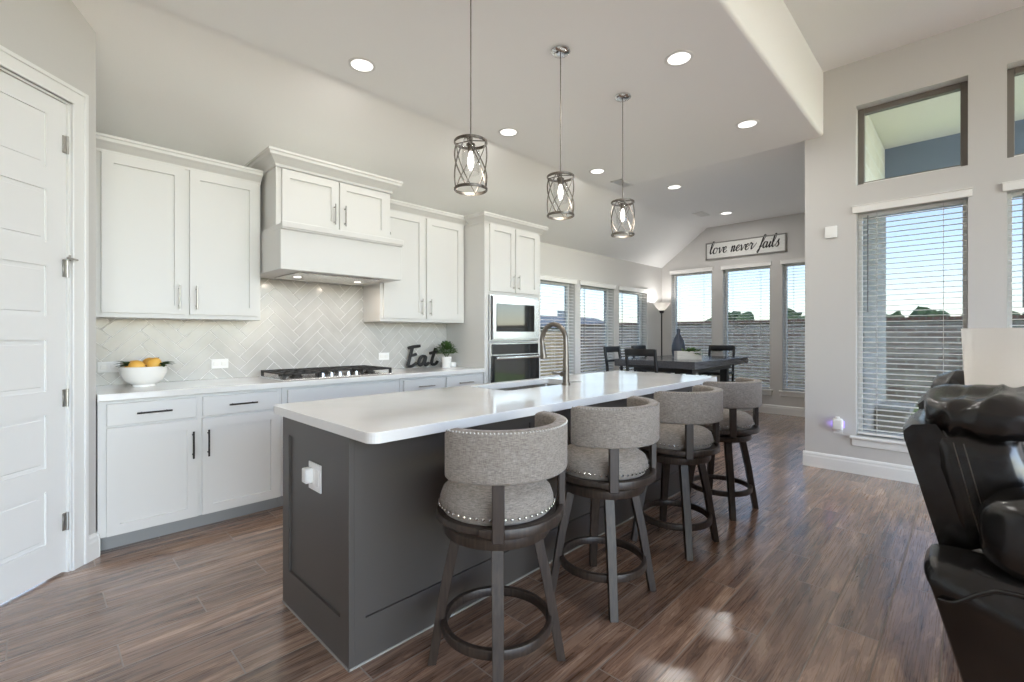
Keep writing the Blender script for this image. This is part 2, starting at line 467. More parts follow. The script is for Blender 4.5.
# living room window wall
RW = [(.735, .01), (-.204, -.93)]
MR = Matrix.Translation((XR, 1.135, 0)) @ Matrix.Rotation(-PI/2, 4, 'Z')
hs_ = []
for a, b in RW: hs_ += [(1.135-a, 1.135-b, .34, 2.355), (1.135-a, 1.135-b, 2.60, 3.316)]
bm = wall_grid(8.135, lambda u: ZC if u < .1 else ZL, .2, hs_, (.15,))
for v in bm.verts:
    if abs(v.co.z-ZC) < 1e-4 and v.co.x > .1: v.co.z = ZL
xf(bm, MR); struct('wall_right', bm, WALL)
# side wall of the dining room: painted inside, pale stone outside
MD = Matrix.Translation((XR+.2, 1.135, 0)) @ Matrix.Scale(-1, 4, (0, 1, 0))
DWH = [(.03, 1.15, .12, 2.55)]
bm = wall_grid(XF-XR-.001, lambda u: 3.2, .155, DWH); xf(bm, MD); struct('wall_dining', bm, WALL)
bm = wall_grid(XF-XR+.02, lambda u: 3.848, .13, DWH, (), -.1); xf(bm, MD @ Matrix.Translation((0, .1551, 0))); struct('wall_exterior', bm, STONE)
# pantry: 45 degree wall with the door, return to the kitchen wall
PC = Vector((.255, 3.52, 0)); MP = Matrix.Translation(PC) @ Matrix.Rotation(math.radians(135+90), 4, 'Z')
# local x runs from the corner towards the lower left, local y points into the room
DS0, DS1, DZ = .155, .965, 2.475
def ptop(s):
    y = PC.y - s*math.sin(PI/4)
    return ZC if y <= YS else ZC - (y-YS)/(YW-YS)*(ZC-2.5)
MPw = MP @ Matrix.Scale(-1, 4, (0,1,0))
bm = wall_grid(1.35, ptop, .12, [(DS0, DS1, 0, DZ)], ((PC.y-YS)/math.sin(PI/4),), 0.0)
xf(bm, Matrix.Translation(PC) @ Matrix.Rotation(math.radians(225), 4, 'Z') @ Matrix.Scale(-1, 4, (0,1,0)))
struct('wall_pantry', bm, WALL)
bm = B(); prism(bm, [(3.52, 0), (YW, 0), (YW, 2.5), (3.52, 2.96)], 'x', .165, .255)
struct('wall_pantry_return', bm, WALL)
bm = B(); box(bm, -5, -.70, 2.565, 2.70, 0, ZC); struct('wall_left', bm, WALL)
bm = B(); box(bm, -5.15, -5, -7, 2.70, 0, ZL); struct('wall_back', bm, WALL)

# baseboards: stepped profile
BBP = [(0, 0), (.016, 0), (.016, .095), (.012, .108), (.012, .122), (.006, .135), (0, .14)]
def baseboard(name, p, q, inward):
    d = Vector((q[0]-p[0], q[1]-p[1], 0)); L = d.length; d.normalize(); n = Vector((inward[0], inward[1], 0))
    bm = B()
    A = [bm.verts.new(Vector((p[0], p[1], 0)) + n*a + Vector((0,0,z))) for a, z in BBP]
    C2 = [bm.verts.new(Vector((q[0], q[1], 0)) + n*a + Vector((0,0,z))) for a, z in BBP]
    bm.faces.new(A); bm.faces.new(C2[::-1])
    for i in range(len(BBP)): bm.faces.new((A[i], C2[i], C2[(i+1) % len(BBP)], A[(i+1) % len(BBP)]))
    struct(name, bm, TRIM)
baseboard('baseboard_right', (XR, 1.15), (XR, -7), (-1, 0))
baseboard('baseboard_far', (XF, YW), (XF, 1.135), (-1, 0))
baseboard('baseboard_dining', (XR+.0, 1.135), (XF, 1.135), (0, 1))
baseboard('baseboard_kitchen', (4.07, YW), (XF, YW), (0, -1))
s2 = math.sqrt(.5)
def P45(s, n=0): return (PC.x - s*s2 + n*s2, PC.y - s*s2 - n*s2)
baseboard('baseboard_pantry', P45(-.01), P45(.066), (s2, -s2))
baseboard('baseboard_pantry_return', (.255, 3.51), (.255, 3.60), (1, 0))

# ------------------------------------------------------------------ pantry door
def to45(bm): return xf(bm, Matrix.Translation(PC) @ Matrix.Rotation(math.radians(225), 4, 'Z') @ Matrix.Scale(-1, 4, (0,1,0)))
# local here: x = s from corner, y = depth behind the wall face (negative = into the room)
dr = root('door_1', 'white panelled pantry door in the angled wall', 'door', kind='structure')
def shaker_panels(bm, x0, x1, z0, z1, y0, y1, stile, rails, depth=.01):
    """slab y0(front)..y1 with recessed panels; rails = [(za, zb), ...] panel openings"""
    box(bm, x0, x0+stile, y0, y1, z0, z1); box(bm, x1-stile, x1, y0, y1, z0, z1)
    zz = z0
    for a, b in rails:
        box(bm, x0+stile, x1-stile, y0, y1, zz, a); zz = b
    box(bm, x0+stile, x1-stile, y0, y1, zz, z1)
    box(bm, x0+stile-.001, x1-stile+.001, y0+depth, y1-.001, z0+.01, z1-.01)
    return bm
bm = B()
rails = [(.19, .455), (.575, .845), (.965, 1.225), (1.345, 1.60), (1.72, 1.985), (2.10, 2.37)]
shaker_panels(bm, DS0+.012, DS1-.012, .012, DZ-.012, .012, .05, .105, rails, .009)
for a, b in rails:      # raised field inside each panel
    box(bm, DS0+.012+.125, DS1-.012-.125, .016, .03, a+.022, b-.022, .003, 1)
o = obj('door_slab', to45(bm), DOORM, dr)
bm = B()
def casing_bar(bm, x0, x1, z0, z1):
    box(bm, x0, x1, -.012, 0, z0, z1); 
casW = .09
for (x0, x1, z0, z1) in ((DS0-casW, DS0, 0, DZ+casW), (DS1, DS1+casW, 0, DZ+casW), (DS0, DS1, DZ, DZ+casW)):
    box(bm, x0, x1, -.012, 0, z0, z1)
# raised outer back band
for (x0, x1, z0, z1) in ((DS0-casW, DS0-casW+.022, 0, DZ+casW), (DS1+casW-.022, DS1+casW, 0, DZ+casW), (DS0-casW, DS1+casW, DZ+casW-.022, DZ+casW)):
    box(bm, x0, x1, -.02, 0, z0, z1, .003, 1)
for (x0, x1, z0, z1) in ((DS0-.012, DS0, 0, DZ), (DS1, DS1+.012, 0, DZ), (DS0-.012, DS1+.012, DZ, DZ+.012)):
    box(bm, x0, x1, -.017, 0, z0, z1, .003, 1)
obj('door_casing', to45(bm), TRIM, dr)
bm = B()
for (x0, x1, z0, z1) in ((DS0, DS0+.010, 0, DZ), (DS1-.010, DS1, 0, DZ), (DS0, DS1, DZ-.010, DZ)):
    box(bm, x0, x1, 0, .12, z0, z1)
obj('door_jamb', to45(bm), TRIM, dr)
for z in (.27, .92, 1.60, 2.25):
    bm = B(); box(bm, DS0+.004, DS0+.034, .006, .012, z-.045, z+.045, .001, 1)
    cyl(bm, (DS0+.011, .004, z), .006, .094, 10)
    if abs(z-1.60) < .01:
        cyl(bm, (DS0+.011, -.008, z+.055), .005, .03, 8); tube(bm, [(DS0-.02, -.02, z+.05), (DS0+.05, -.035, z+.05)], .005, 8)
        ball(bm, (DS0+.05, -.035, z+.05), .008, 1)
    obj('hinge', to45(bm), NICKEL, dr, True)
bm = B(); cyl(bm, (DS1-.07, -.005, .97), .03, .012, 20, axis='y'); cyl(bm, (DS1-.07, -.03, .97), .011, .05, 12, axis='y'); ball(bm, (DS1-.07, -.06, .97), .028, 2)
obj('door_knob', to45(bm), NICKEL, dr, True)

# ------------------------------------------------------------------ windows and blinds
wcount = [0]
def window(M, w, z0, z1, label, frame=FRAMEW, apron=True, screen=False, thick=.2, glass=None):
    wcount[0] += 1
    r_ = root('window_%d' % wcount[0], label, 'window', kind='structure')
    bm = B(); f = .045 if frame is FRAMET else .032; y0, y1 = thick-.09, thick-.02
    box(bm, 0, f, y0, y1, z0, z1, .004, 1); box(bm, w-f, w, y0, y1, z0, z1, .004, 1)
    box(bm, f, w-f, y0, y1, z0, z0+f, .004, 1); box(bm, f, w-f, y0, y1, z1-f, z1, .004, 1)
    obj('window_frame', xf(bm, M), frame, r_)
    bm = B(); box(bm, f-.005, w-f+.005, y0+.034, y0+.038, z0+f-.005, z1-f+.005)
    obj('window_pane', xf(bm, M), glass or GLASS, r_)
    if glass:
        bm = B(); box(bm, f-.004, w-f+.004, y0-.004, y1+.004, z0+.001, z0+f*.8, .002, 1); obj('sunlit_bottom_edge', xf(bm, M), FRAMEW, r_, label='bottom rail with sunlit white painted in')  # white colour stands for sunlight on the bottom frame edge
    if screen:
        bm = B(); box(bm, f-.003, w-f+.003, y1-.006, y1-.005, z0+f-.003, z1-f+.003)
        obj('window_screen', xf(bm, M), SCREEN, r_)
    if apron:
        bm = B(); box(bm, -.045, w+.045, -.035, .10, z0-.025, z0-.001, .006, 2)
        box(bm, -.03, w+.03, -.014, .0, z0-.09, z0-.025, .004, 1)
        obj('window_sill', xf(bm, M), TRIM, r_)
    return r_
def blind(M, w, z0, z1, label, group, tilt=8, wand=True, wx=.1):
    r_ = root('window_blind', label, 'blinds', group=group)
    bm = B(); box(bm, -.025, w+.025, -.02, -.002, z1-.008, z1+.05, .003, 1); box(bm, -.03, w+.03, -.026, -.002, z1+.05, z1+.06, .003, 1)
    obj('valance', xf(bm, M), BLIND, r_)
    bm = B(); n = int((z1-z0-.035)/.046); t = math.radians(tilt)
    for i in range(n):
        z = z0+.055+i*.046
        c, s_ = math.cos(t), math.sin(t); hw = .025
        ym = .045
        vs = []
        for yy, zz in ((-hw, -.0012), (0, .0016), (hw, -.0012), (hw, -.004), (0, -.0012), (-hw, -.004)):
            vs.append((ym + yy*c - zz*s_, z + yy*s_ + zz*c))
        prism(bm, vs, 'x', .008, w-.008)
    obj('slats', xf(bm, M), BLIND, r_)
    bm = B(); box(bm, .008, w-.008, .02, .07, z0+.008, z0+.026, .004, 1); obj('bottom_rail', xf(bm, M), BLIND, r_)
    bm = B()
    for u in (.16*w, .5*w, .84*w) if w > .8 else (.2*w, .8*w):
        for yy in (.019, .071): box(bm, u-.0012, u+.0012, yy-.001, yy+.001, z0+.02, z1-.02)
    obj('ladder_cords', xf(bm, M), CORD, r_)
    if wand:
        bm = B(); tube(bm, [(wx, .008, z1-.04), (wx, .004, z1-.9)], .005, 8, up=(1,0,0)); obj('tilt_wand', xf(bm, M), WANDM, r_, True)
    return r_
lab = ['dining room window nearest the oven tower', 'middle window of the three beside the dining table', 'left-wall dining window nearest the floor lamp']
bl = ['white slatted blind on the window nearest the oven tower', 'white slatted blind on the middle window of the wooden-fence side',
      'white slatted blind on the window just before the torch floor lamp']
for i, (a, b) in enumerate(LW):
    M = Matrix.Translation((a, YW, 0))
    window(M, b-a, .34, 2.0, lab[i]); blind(M, b-a, .35, 2.0, bl[i], 'blinds on the dining side windows', 10, i > 0)
lab = ['end-wall dining window left of the sign', 'end-wall dining window under the sign', 'end-wall dining window partly hidden by the living room wall']
bl = ['white slatted blind on the end-wall window beside the floor lamp', 'white slatted blind on the end-wall window under the wooden sign',
      'white slatted blind on the end-wall window cut off by the grey wall corner']
for i, (a, b) in enumerate(FW):
    M = Matrix.Translation((XF, a, 0)) @ Matrix.Rotation(-PI/2, 4, 'Z')
    window(M, a-b, .38, 2.37, lab[i]); blind(M, a-b, .39, 2.37, bl[i], 'blinds on the dining end wall', 4, False)
lab = ['tall living room window looking onto the brick garden wall', 'tall living room window cut off by the edge of the photo']
lab2 = ['high transom window above the tall living room window', 'high transom window cut off at the top corner of the photo']
bl = ['white slatted blind on the tall living room window behind the sofa', 'white slatted blind on the living room window behind the table lamp']
for i, (a, b) in enumerate(RW):
    M = Matrix.Translation((XR, a, 0)) @ Matrix.Rotation(-PI/2, 4, 'Z')
    window(M, a-b, .34, 2.355, lab[i]); blind(M, a-b, .35, 2.355, bl[i], 'blinds on the living room wall', 3, True, .085)
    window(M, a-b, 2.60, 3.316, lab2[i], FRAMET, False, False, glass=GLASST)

window(Matrix.Translation((XR+.23, 1.135, 0)) @ Matrix.Scale(-1, 4, (0, 1, 0)), 1.12, .12, 2.55, 'dining side-wall window mirrored in the microwave door', apron=False, glass=CLEAR)  # unseen window, opening enlarged with clear glass to brighten the dining area

# ------------------------------------------------------------------ cabinets
def door_panel(bm, x0, x1, z0, z1, yf, th=.02, stile=.058):
    """shaker door; front face at y = yf (towards -Y)"""
    shaker_panels(bm, x0, x1, z0, z1, yf, yf+th, stile, [(z0+stile, z1-stile)], .014)
    return bm
def pull(cx, yf, cz, L, vertical, m, parent):
    bm = B(); r = .0055; so = .032
    if vertical:
        tube(bm, [(cx, yf-so, cz-L/2), (cx, yf-so, cz+L/2)], r, 10, up=(1,0,0))
        for s_ in (-1, 1): tube(bm, [(cx, yf, cz+s_*L*.36), (cx, yf-so, cz+s_*L*.36)], r*.8, 8)
    else:
        tube(bm, [(cx-L/2, yf-so, cz), (cx+L/2, yf-so, cz)], r, 10)
        for s_ in (-1, 1): tube(bm, [(cx+s_*L*.36, yf, cz), (cx+s_*L*.36, yf-so, cz)], r*.8, 8)
    return obj('handle', bm, m, parent, True)
CROWN = [(0, 0), (.008, 0), (.012, .018), (.024, .03), (.044, .05), (.06, .062), (.064, .08), (.07, .085), (.07, .1), (0, .1)]
def crown(bm, x0, x1, yf, yb, z, sc=1.0, left=True, right=True):
    """mitred crown moulding along the front and the open sides of a cabinet"""
    path = []
    if left: path.append((x0, yb))
    path += [(x0, yf), (x1, yf)]
    if right: path.append((x1, yb))
    n = len(path); rings = []
    for i, p in enumerate(path):
        out = []
        for a, b in CROWN:
            a *= sc; b *= sc
            ox = oy = 0
            if p == (x0, yf): oy = -a; ox = -a if left else 0
            elif p == (x1, yf): oy = -a; ox = a if right else 0
            elif p[0] == x0: ox = -a
            else: ox = a
            out.append(bm.verts.new((p[0]+ox, p[1]+oy, z+b)))
        rings.append(out)
    m = len(CROWN)
    for i in range(n-1):
        for j in range(m): bm.faces.new((rings[i][j], rings[i][(j+1) % m], rings[i+1][(j+1) % m], rings[i+1][j]))
    bm.faces.new(rings[0]); bm.faces.new(rings[-1][::-1])
    # top board
    box(bm, x0, x1, yf, yb, z+.09*sc, z+.1*sc)

YG = YW-.003   # back of the cabinets, a hair off the wall
YU = 3.82     # face frame of the uppers
def upper(x0, x1, z0, z1, doors, label, crown_l, crown_r, lx):
    r_ = root('upper_cabinet', label, 'cabinet', (lx, YW, z0))
    inv = Matrix.Translation((-lx, -YW, -z0))
    bm = B(); box(bm, x0, x1, YU, YG, z0, z1, .002, 1); obj('cabinet_box', xf(bm, inv), CAB, r_)
    for i, (a, b) in enumerate(doors):
        bm = door_panel(B(), a, b, z0+.03, z1-.02, YU-.02); d = obj('door', xf(bm, inv), CAB, r_)
        hx = b-.035 if i == 0 else a+.035
        h = pull(hx, YU-.02, z0+.145, .16, True, NICKEL, None)
        h.data.transform(inv); h.parent = d
    bm = B(); crown(bm, x0, x1, YU, YG, z1-.02, .95, crown_l, crown_r); obj('crown_moulding', xf(bm, inv), CAB, r_)
    return r_
upper(.262, 1.205, 1.36, 2.395, [(.30, .728), (.756, 1.183)], 'white wall cabinet with two doors between pantry wall and range hood', False, False, .7)
u2 = upper(2.205, 3.19, 1.375, 2.41, [(2.235, 2.675), (2.705, 3.155)], 'white wall cabinet with two doors between range hood and oven tower', False, False, 2.7)
bm = B(); cyl(bm, (2.28-2.7, YU-.026-YW, 2.18-1.375), .017, .012, 16, axis='y'); obj('door_catch', bm, CHROME, u2, True)

# range hood cabinet
hx0, hx1 = 1.212, 2.185
rh = root('range_hood', 'white boxed range hood with two small doors above the cooktop', 'range hood', (1.7, YW, 1.71))
inv = Matrix.Translation((-1.7, -YW, -1.71))
bm = B(); box(bm, hx0+.02, hx1-.02, 3.58, YG, 2.03, 2.49, .002, 1); obj('cabinet_box', xf(bm, inv), CAB, rh)
for i, (a, b) in enumerate([(1.27, 1.69), (1.705, 2.125)]):
    bm = door_panel(B(), a, b, 2.08, 2.455, 3.56, .02, .055); d = obj('door', xf(bm, inv), CAB, rh)
    h = pull(b-.035 if i == 0 else a+.035, 3.56, 2.19, .16, True, NICKEL, None); h.data.transform(inv); h.parent = d
bm = B(); crown(bm, hx0+.02, hx1-.02, 3.57, YG, 2.465, 1.05); obj('crown_moulding', xf(bm, inv), CAB, rh)
bm = B()
box(bm, hx0, hx1, 3.43, YG, 1.712, 2.03, .003, 1)      # canopy box
obj('hood_canopy', xf(bm, inv), CAB, rh)
bm = B(); box(bm, hx0-.001, hx1+.001, 3.41, 3.585, 1.99, 2.034, .006, 2); box(bm, hx0-.001, hx1+.001, 3.402, 3.43, 2.0, 2.046, .006, 2)
obj('trim_moulding', xf(bm, inv), CAB, rh)
bm = B(); box(bm, hx0+.15, hx1-.15, 3.52, 4.0, 1.702, 1.7115, .003, 1); obj('hood_insert', xf(bm, inv), STEEL, rh)
for x in (1.45, 1.95):
    bm = B(); cyl(bm, (x, 3.75, 1.701), .028, .004, 20); o = obj('hood_light', xf(bm, inv), GLOW, rh, True)
    li = bpy.data.lights.new('hood_lamp', 'AREA'); li.shape = 'DISK'; li.size = .06; li.energy = 1.1; li.color = (1, .86, .72)
    lo = bpy.data.objects.new('hood_lamp', li); COL.objects.link(lo); lo.location = (x, 3.75, 1.693); lo.parent = None

# oven tower
tx0, tx1, tyf = 3.2, 4.06, 3.51
tw = root('oven_cabinet', 'tall white oven tower cabinet at the end of the counter', 'cabinet', (3.63, YW, 0))
inv = Matrix.Translation((-3.63, -YW, 0))
bm = B()
box(bm, tx0, tx0+.02, tyf, YG, .0, 2.41); box(bm, tx1-.02, tx1, tyf, YG, .0, 2.41)
box(bm, tx0+.02, tx1-.02, tyf, YG, 1.668, 2.41); box(bm, tx0+.02, tx1-.02, tyf, YG, .1, .47)
box(bm, tx0+.02, tx0+.055, tyf, tyf+.02, .47, 1.668); box(bm, tx1-.06, tx1-.02, tyf, tyf+.02, .47, 1.668)
box(bm, tx0+.02, tx1-.02, YG-.02, YG, .47, 1.668); box(bm, tx0+.055, tx1-.06, tyf, YG-.02, 1.171, 1.187)
obj('cabinet_box', xf(bm, inv), CAB, tw)
for i, (a, b) in enumerate([(3.262, 3.625), (3.64, 4.0)]):
    bm = door_panel(B(), a, b, 1.70, 2.385, tyf-.02); d = obj('door', xf(bm, inv), CAB, tw)
    h = pull(b-.03 if i == 0 else a+.03, tyf-.02, 1.81, .16, True, NICKEL, None); h.data.transform(inv); h.parent = d
bm = B(); door_panel(bm, 3.262, 4.0, .12, .46, tyf-.02); d = obj('drawer', xf(bm, inv), CAB, tw)
bm = B(); crown(bm, tx0, tx1, tyf, YU-.07, 2.385, .95); obj('crown_moulding', xf(bm, inv), CAB, tw)

# microwave
mw = root('microwave', 'built-in stainless microwave above the wall oven', 'microwave', (3.63, tyf, 1.19))
inv = Matrix.Translation((-3.63, -tyf, -1.19))
bm = B(); box(bm, 3.275, 3.985, tyf+.005, tyf+.4, 1.195, 1.655); box(bm, 3.258, 3.998, tyf-.028, tyf-.001, 1.19, 1.665, .004, 1); obj('housing', xf(bm, inv), STEEL, mw)
bm = B(); box(bm, 3.275, 3.982, tyf-.05, tyf-.028, 1.205, 1.65, .004, 1)
obj('door', xf(bm, inv), STEEL, mw)
bm = B(); box(bm, 3.32, 3.90, tyf-.055, tyf-.05, 1.285, 1.575, .002, 1); obj('door_window', xf(bm, inv), BLACKG, mw, label='black glass window')
bm = B(); box(bm, 3.26, 3.275, tyf-.0285, tyf-.0281, 1.2, 1.655); obj('side_vent', xf(bm, inv), BLACKM, mw)
# wall oven
ov = root('wall_oven', 'built-in wall oven with dark glass door under the microwave', 'oven', (3.63, tyf, .48))
inv = Matrix.Translation((-3.63, -tyf, -.48))
bm = B(); box(bm, 3.275, 3.985, tyf+.005, tyf+.45, .48, 1.165); box(bm, 3.258, 3.998, tyf-.028, tyf-.001, .475, 1.168, .003, 1); obj('housing', xf(bm, inv), STEEL, ov)
bm = B(); box(bm, 3.285, 3.975, tyf-.046, tyf-.0285, 1.05, 1.155, .003, 1); obj('control_panel', xf(bm, inv), BLACKG, ov)
bm = B(); box(bm, 3.285, 3.975, tyf-.06, tyf-.0285, .50, 1.04, .003, 1); d = obj('door', xf(bm, inv), BLACKG, ov)
bm = B(); box(bm, 3.28, 3.98, tyf-.115, tyf-.09, 1.0, 1.03, .01, 3); box(bm, 3.31, 3.34, tyf-.1, tyf-.06, 1.003, 1.027); box(bm, 3.92, 3.95, tyf-.1, tyf-.06, 1.003, 1.027)
obj('handle', xf(bm, inv), STEEL, d, True)

# base cabinets
def base(x0, x1, label, drawers, doors, dark, falsefront=None):
    r_ = root('base_cabinet', label, 'cabinet', ((x0+x1)/2, YW, 0)); cx = (x0+x1)/2
    inv = Matrix.Translation((-cx, -YW, 0))
    bm = B(); box(bm, x0, x1, 3.53, YG, .095, .873, .002, 1); obj('cabinet_box', xf(bm, inv), CAB, r_)
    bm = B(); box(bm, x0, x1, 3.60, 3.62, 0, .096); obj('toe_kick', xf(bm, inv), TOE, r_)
    for a, b in drawers:
        bm = B(); box(bm, a, b, 3.51, 3.53, .728, .855, .003, 1); d = obj('drawer', xf(bm, inv), CAB, r_)
        if falsefront is None:
            h = pull((a+b)/2, 3.51, .792, .17, False, dark, None); h.data.transform(inv); h.parent = d
    for i, (a, b) in enumerate(doors):
        bm = door_panel(B(), a, b, .1, .715, 3.51); d = obj('door', xf(bm, inv), CAB, r_)
        hx = b-.03 if i % 2 == 0 else a+.03
        h = pull(hx, 3.51, .56, .17, True, dark, None); h.data.transform(inv); h.parent = d
base(.262, 1.252, 'white base cabinet with black pulls beside the pantry door', [(.30, .735), (.768, 1.225)], [(.30, .742), (.765, 1.235)], BLACKM)
base(1.254, 2.225, 'white base cabinet with a plain front under the cooktop', [(1.29, 2.19)], [(1.29, 1.73), (1.75, 2.19)], BLACKM, True)
base(2.227, 3.198, 'white base cabinet between cooktop and oven tower', [(2.26, 2.70), (2.725, 3.16)], [(2.26, 2.70), (2.725, 3.16)], NICKEL)
bm = B(); box(bm, .258, 3.197, 3.487, YW-.002, .875, .915, .004, 2)
ct = obj('kitchen_countertop', bm, QUARTZ); tag(ct, 'white quartz worktop running along the kitchen wall under the cabinets', 'countertop')

# herringbone backsplash: each tile modelled, with grout behind
def clip(poly, ax, lim, keep_less):
    out = []
    for i in range(len(poly)):
        a, b = poly[i], poly[(i+1) % len(poly)]
        ia = (a[ax] <= lim) == keep_less or a[ax] == lim; ib = (b[ax] <= lim) == keep_less or b[ax] == lim
        if ia: out.append(a)
        if ia != ib:
            t = (lim-a[ax])/(b[ax]-a[ax]); p = [a[0]+(b[0]-a[0])*t, a[1]+(b[1]-a[1])*t]; p[ax] = lim; out.append(tuple(p))
    return out
bm = B(); TW, TL, g = .073, .292, .0035
regs = [(.258, 3.197, .9155, 1.711)]
c45 = math.cos(PI/4)
def rot(p): return (p[0]*c45-p[1]*c45+1.2, p[0]*c45+p[1]*c45+.2)
for i in range(-60, 60):
    for j in range(-16, 16):
        bx = i*TW + j*TL*1.0; by = i*TW - j*TL*1.0
        for rect in ((bx, by, bx+TL, by+TW), (bx+TL, by+TW-TL, bx+TL+TW, by+TW)):
            x0, y0, x1, y1 = rect[0]+g/2, rect[1]+g/2, rect[2]-g/2, rect[3]-g/2
            poly0 = [rot(p) for p in ((x0, y0), (x1, y0), (x1, y1), (x0, y1))]
            for (a, b, c_, d_) in regs:
                poly = clip(clip(clip(clip(poly0, 0, b, True), 0, a, False), 1, d_, True), 1, c_, False) if max(p[0] for p in poly0) > a and min(p[0] for p in poly0) < b and max(p[1] for p in poly0) > c_ and min(p[1] for p in poly0) < d_ else []
                if len(poly) >= 3:
                    cxm = sum(p[0] for p in poly)/len(poly); czm = sum(p[1] for p in poly)/len(poly)
                    A = [bm.verts.new((p[0], YW-.004, p[1])) for p in poly]
                    k = .0015
                    Bv = []
                    for p in poly:
                        dx, dz = cxm-p[0], czm-p[1]; dl = math.hypot(dx, dz) or 1
                        Bv.append(bm.verts.new((p[0]+dx/dl*k, YW-.008, p[1]+dz/dl*k)))
                    try:
                        bm.faces.new(Bv)
                        for q in range(len(poly)): bm.faces.new((A[q], A[(q+1) % len(poly)], Bv[(q+1) % len(poly)], Bv[q]))
                    except ValueError: pass
for (a, b, c_, d_) in regs: box(bm, a, b, YW-.0055, YW-.001, c_, d_, mi=1)
bs = obj('backsplash', bm, [TILE, GROUT]); tag(bs, 'pale grey herringbone tile backsplash behind the cooktop and counter', 'backsplash', kind='structure')

# outlets on the backsplash
def outlet(M, label, gangs=1, horiz=False, name='wall_outlet', group=None):
    r_ = root(name, label, 'outlet', group=group)
    r_.matrix_world = M
    w, h = (.115, .072) if horiz else (.072, .115)
    if gangs == 2: w, h = .118, .115
    bm = B(); box(bm, -w/2, w/2, -.006, 0, -h/2, h/2, .002, 2); obj('cover_plate', bm, WHITEP, r_)
    bm = B()
    for k in (-1, 1):
        if horiz: box(bm, k*.026-.017, k*.026+.017, -.008, -.005, -.014, .014, .002, 1)
        elif gangs == 2: box(bm, k*.028-.016, k*.028+.016, -.008, -.005, -.034, .034, .002, 1)
        else: box(bm, -.014, .014, -.008, -.005, k*.026-.017, k*.026+.017, .002, 1)
    obj('socket', bm, CERAM, r_)
    return r_
outlet(Matrix.Translation((.363, YW-.008, 1.035)), 'white double outlet on the tiles behind the fruit bowl', 1, True)
outlet(Matrix.Translation((1.012, YW-.008, 1.03)), 'white outlet on the tiles between fruit bowl and cooktop', 1, True)
outlet(Matrix.Translation((2.42, YW-.008, 1.04)), 'white outlet on the tiles between cooktop and Eat sign', 1, True)

# cooktop
ck = root('gas_cooktop', 'black five-burner gas cooktop set in the kitchen counter', 'cooktop', (1.72, 3.80, .915))
bm = B(); box(bm, -.455, .455, -.26, .25, .0005, .012, .005, 2); obj('steel_tray', bm, STEEL, ck)
for gx, gw in ((-.305, .28), (0, .31), (.305, .28)):
    bm = B(); x0, x1 = gx-gw/2, gx+gw/2; y0, y1 = (-.245, .235) if gx else (-.12, .235); z = .042
    for a in ((x0, x1, y0, y0+.014), (x0, x1, y1-.014, y1), (x0, x0+.014, y0, y1), (x1-.014, x1, y0, y1)): box(bm, *a, z, z+.014, .002, 1)
    for k in range(1, 4):
        xx = x0+(x1-x0)*k/4; box(bm, xx-.005, xx+.005, y0, y1, z, z+.013)
    for k in (1, 2): yy = y0+(y1-y0)*k/3; box(bm, x0, x1, yy-.005, yy+.005, z, z+.013)
    for xx in (x0+.01, x1-.01):
        for yy in (y0+.01, y1-.01): box(bm, xx-.009, xx+.009, yy-.009, yy+.009, .0115, z)
    obj('grate', bm, CAST, ck)
for bx_, by_ in ((-.305, -.12), (-.305, .12), (.305, -.12), (.305, .12), (0, .07)):
    bm = B(); cyl(bm, (bx_, by_, .0175), .045, .012, 24); cyl(bm, (bx_, by_, .028), .034, .01, 24); obj('burner', bm, CAST, ck, True)
for k in range(5):
    bm = B(); cyl(bm, (-.14+.07*k, -.205, .026), .019, .03, 20, .015); cyl(bm, (-.14+.07*k, -.205, .0135), .023, .004, 20); obj('control_knob', bm, CHROME, ck, True)

# fruit bowl, fruit, leaves
bw = root('fruit_bowl', 'white ceramic bowl of yellow fruit on the kitchen counter', 'bowl', (.52, 3.90, .915))
bm = B(); lathe(bm, [(0, .001), (.062, .0), (.06, .012), (.075, .018), (.105, .042), (.124, .085), (.13, .128), (.126, .13), (.118, .085), (.098, .048), (.06, .026), (0, .022)], 40)
obj('bowl_body', bm, CERAM, bw, True)
def fruit(x, y, z, s, label):
    bm = B(); vs = ball(bm, (0,0,0), .043, 3)
    for v in vs:
        t = v.co.z/.043; k = 1-.28*max(0, t)**1.5; v.co.x *= k; v.co.y *= k; v.co.z *= 1.12
    xf(bm, Matrix.Rotation(s, 4, 'X') @ Matrix.Rotation(s*.7, 4, 'Y'))
    r_ = root('yellow_pear', label, 'fruit', (x, y, z), group='fruit in the white bowl')
    obj('flesh', bm, FRUIT, r_, True)
    bm = B(); tube(bm, [(0,0,.044), (.004, 0, .058)], .0022, 6, up=(0,1,0)); xf(bm, Matrix.Rotation(s, 4, 'X') @ Matrix.Rotation(s*.7, 4, 'Y')); obj('stem', bm, BARK, r_)
fruit(.477, 3.850, 1.045, 1.3, 'low yellow fruit beside the leaf sprig at the pantry side of the bowl')
fruit(.568, 3.855, 1.058, .5, 'uppermost yellow-orange fruit in the white bowl')
fruit(.562, 3.955, 1.055, 2.0, 'yellow fruit at the back of the white bowl')
fruit(.475, 3.94, 1.04, 1.7, 'yellow fruit tucked behind the leaves in the white bowl')
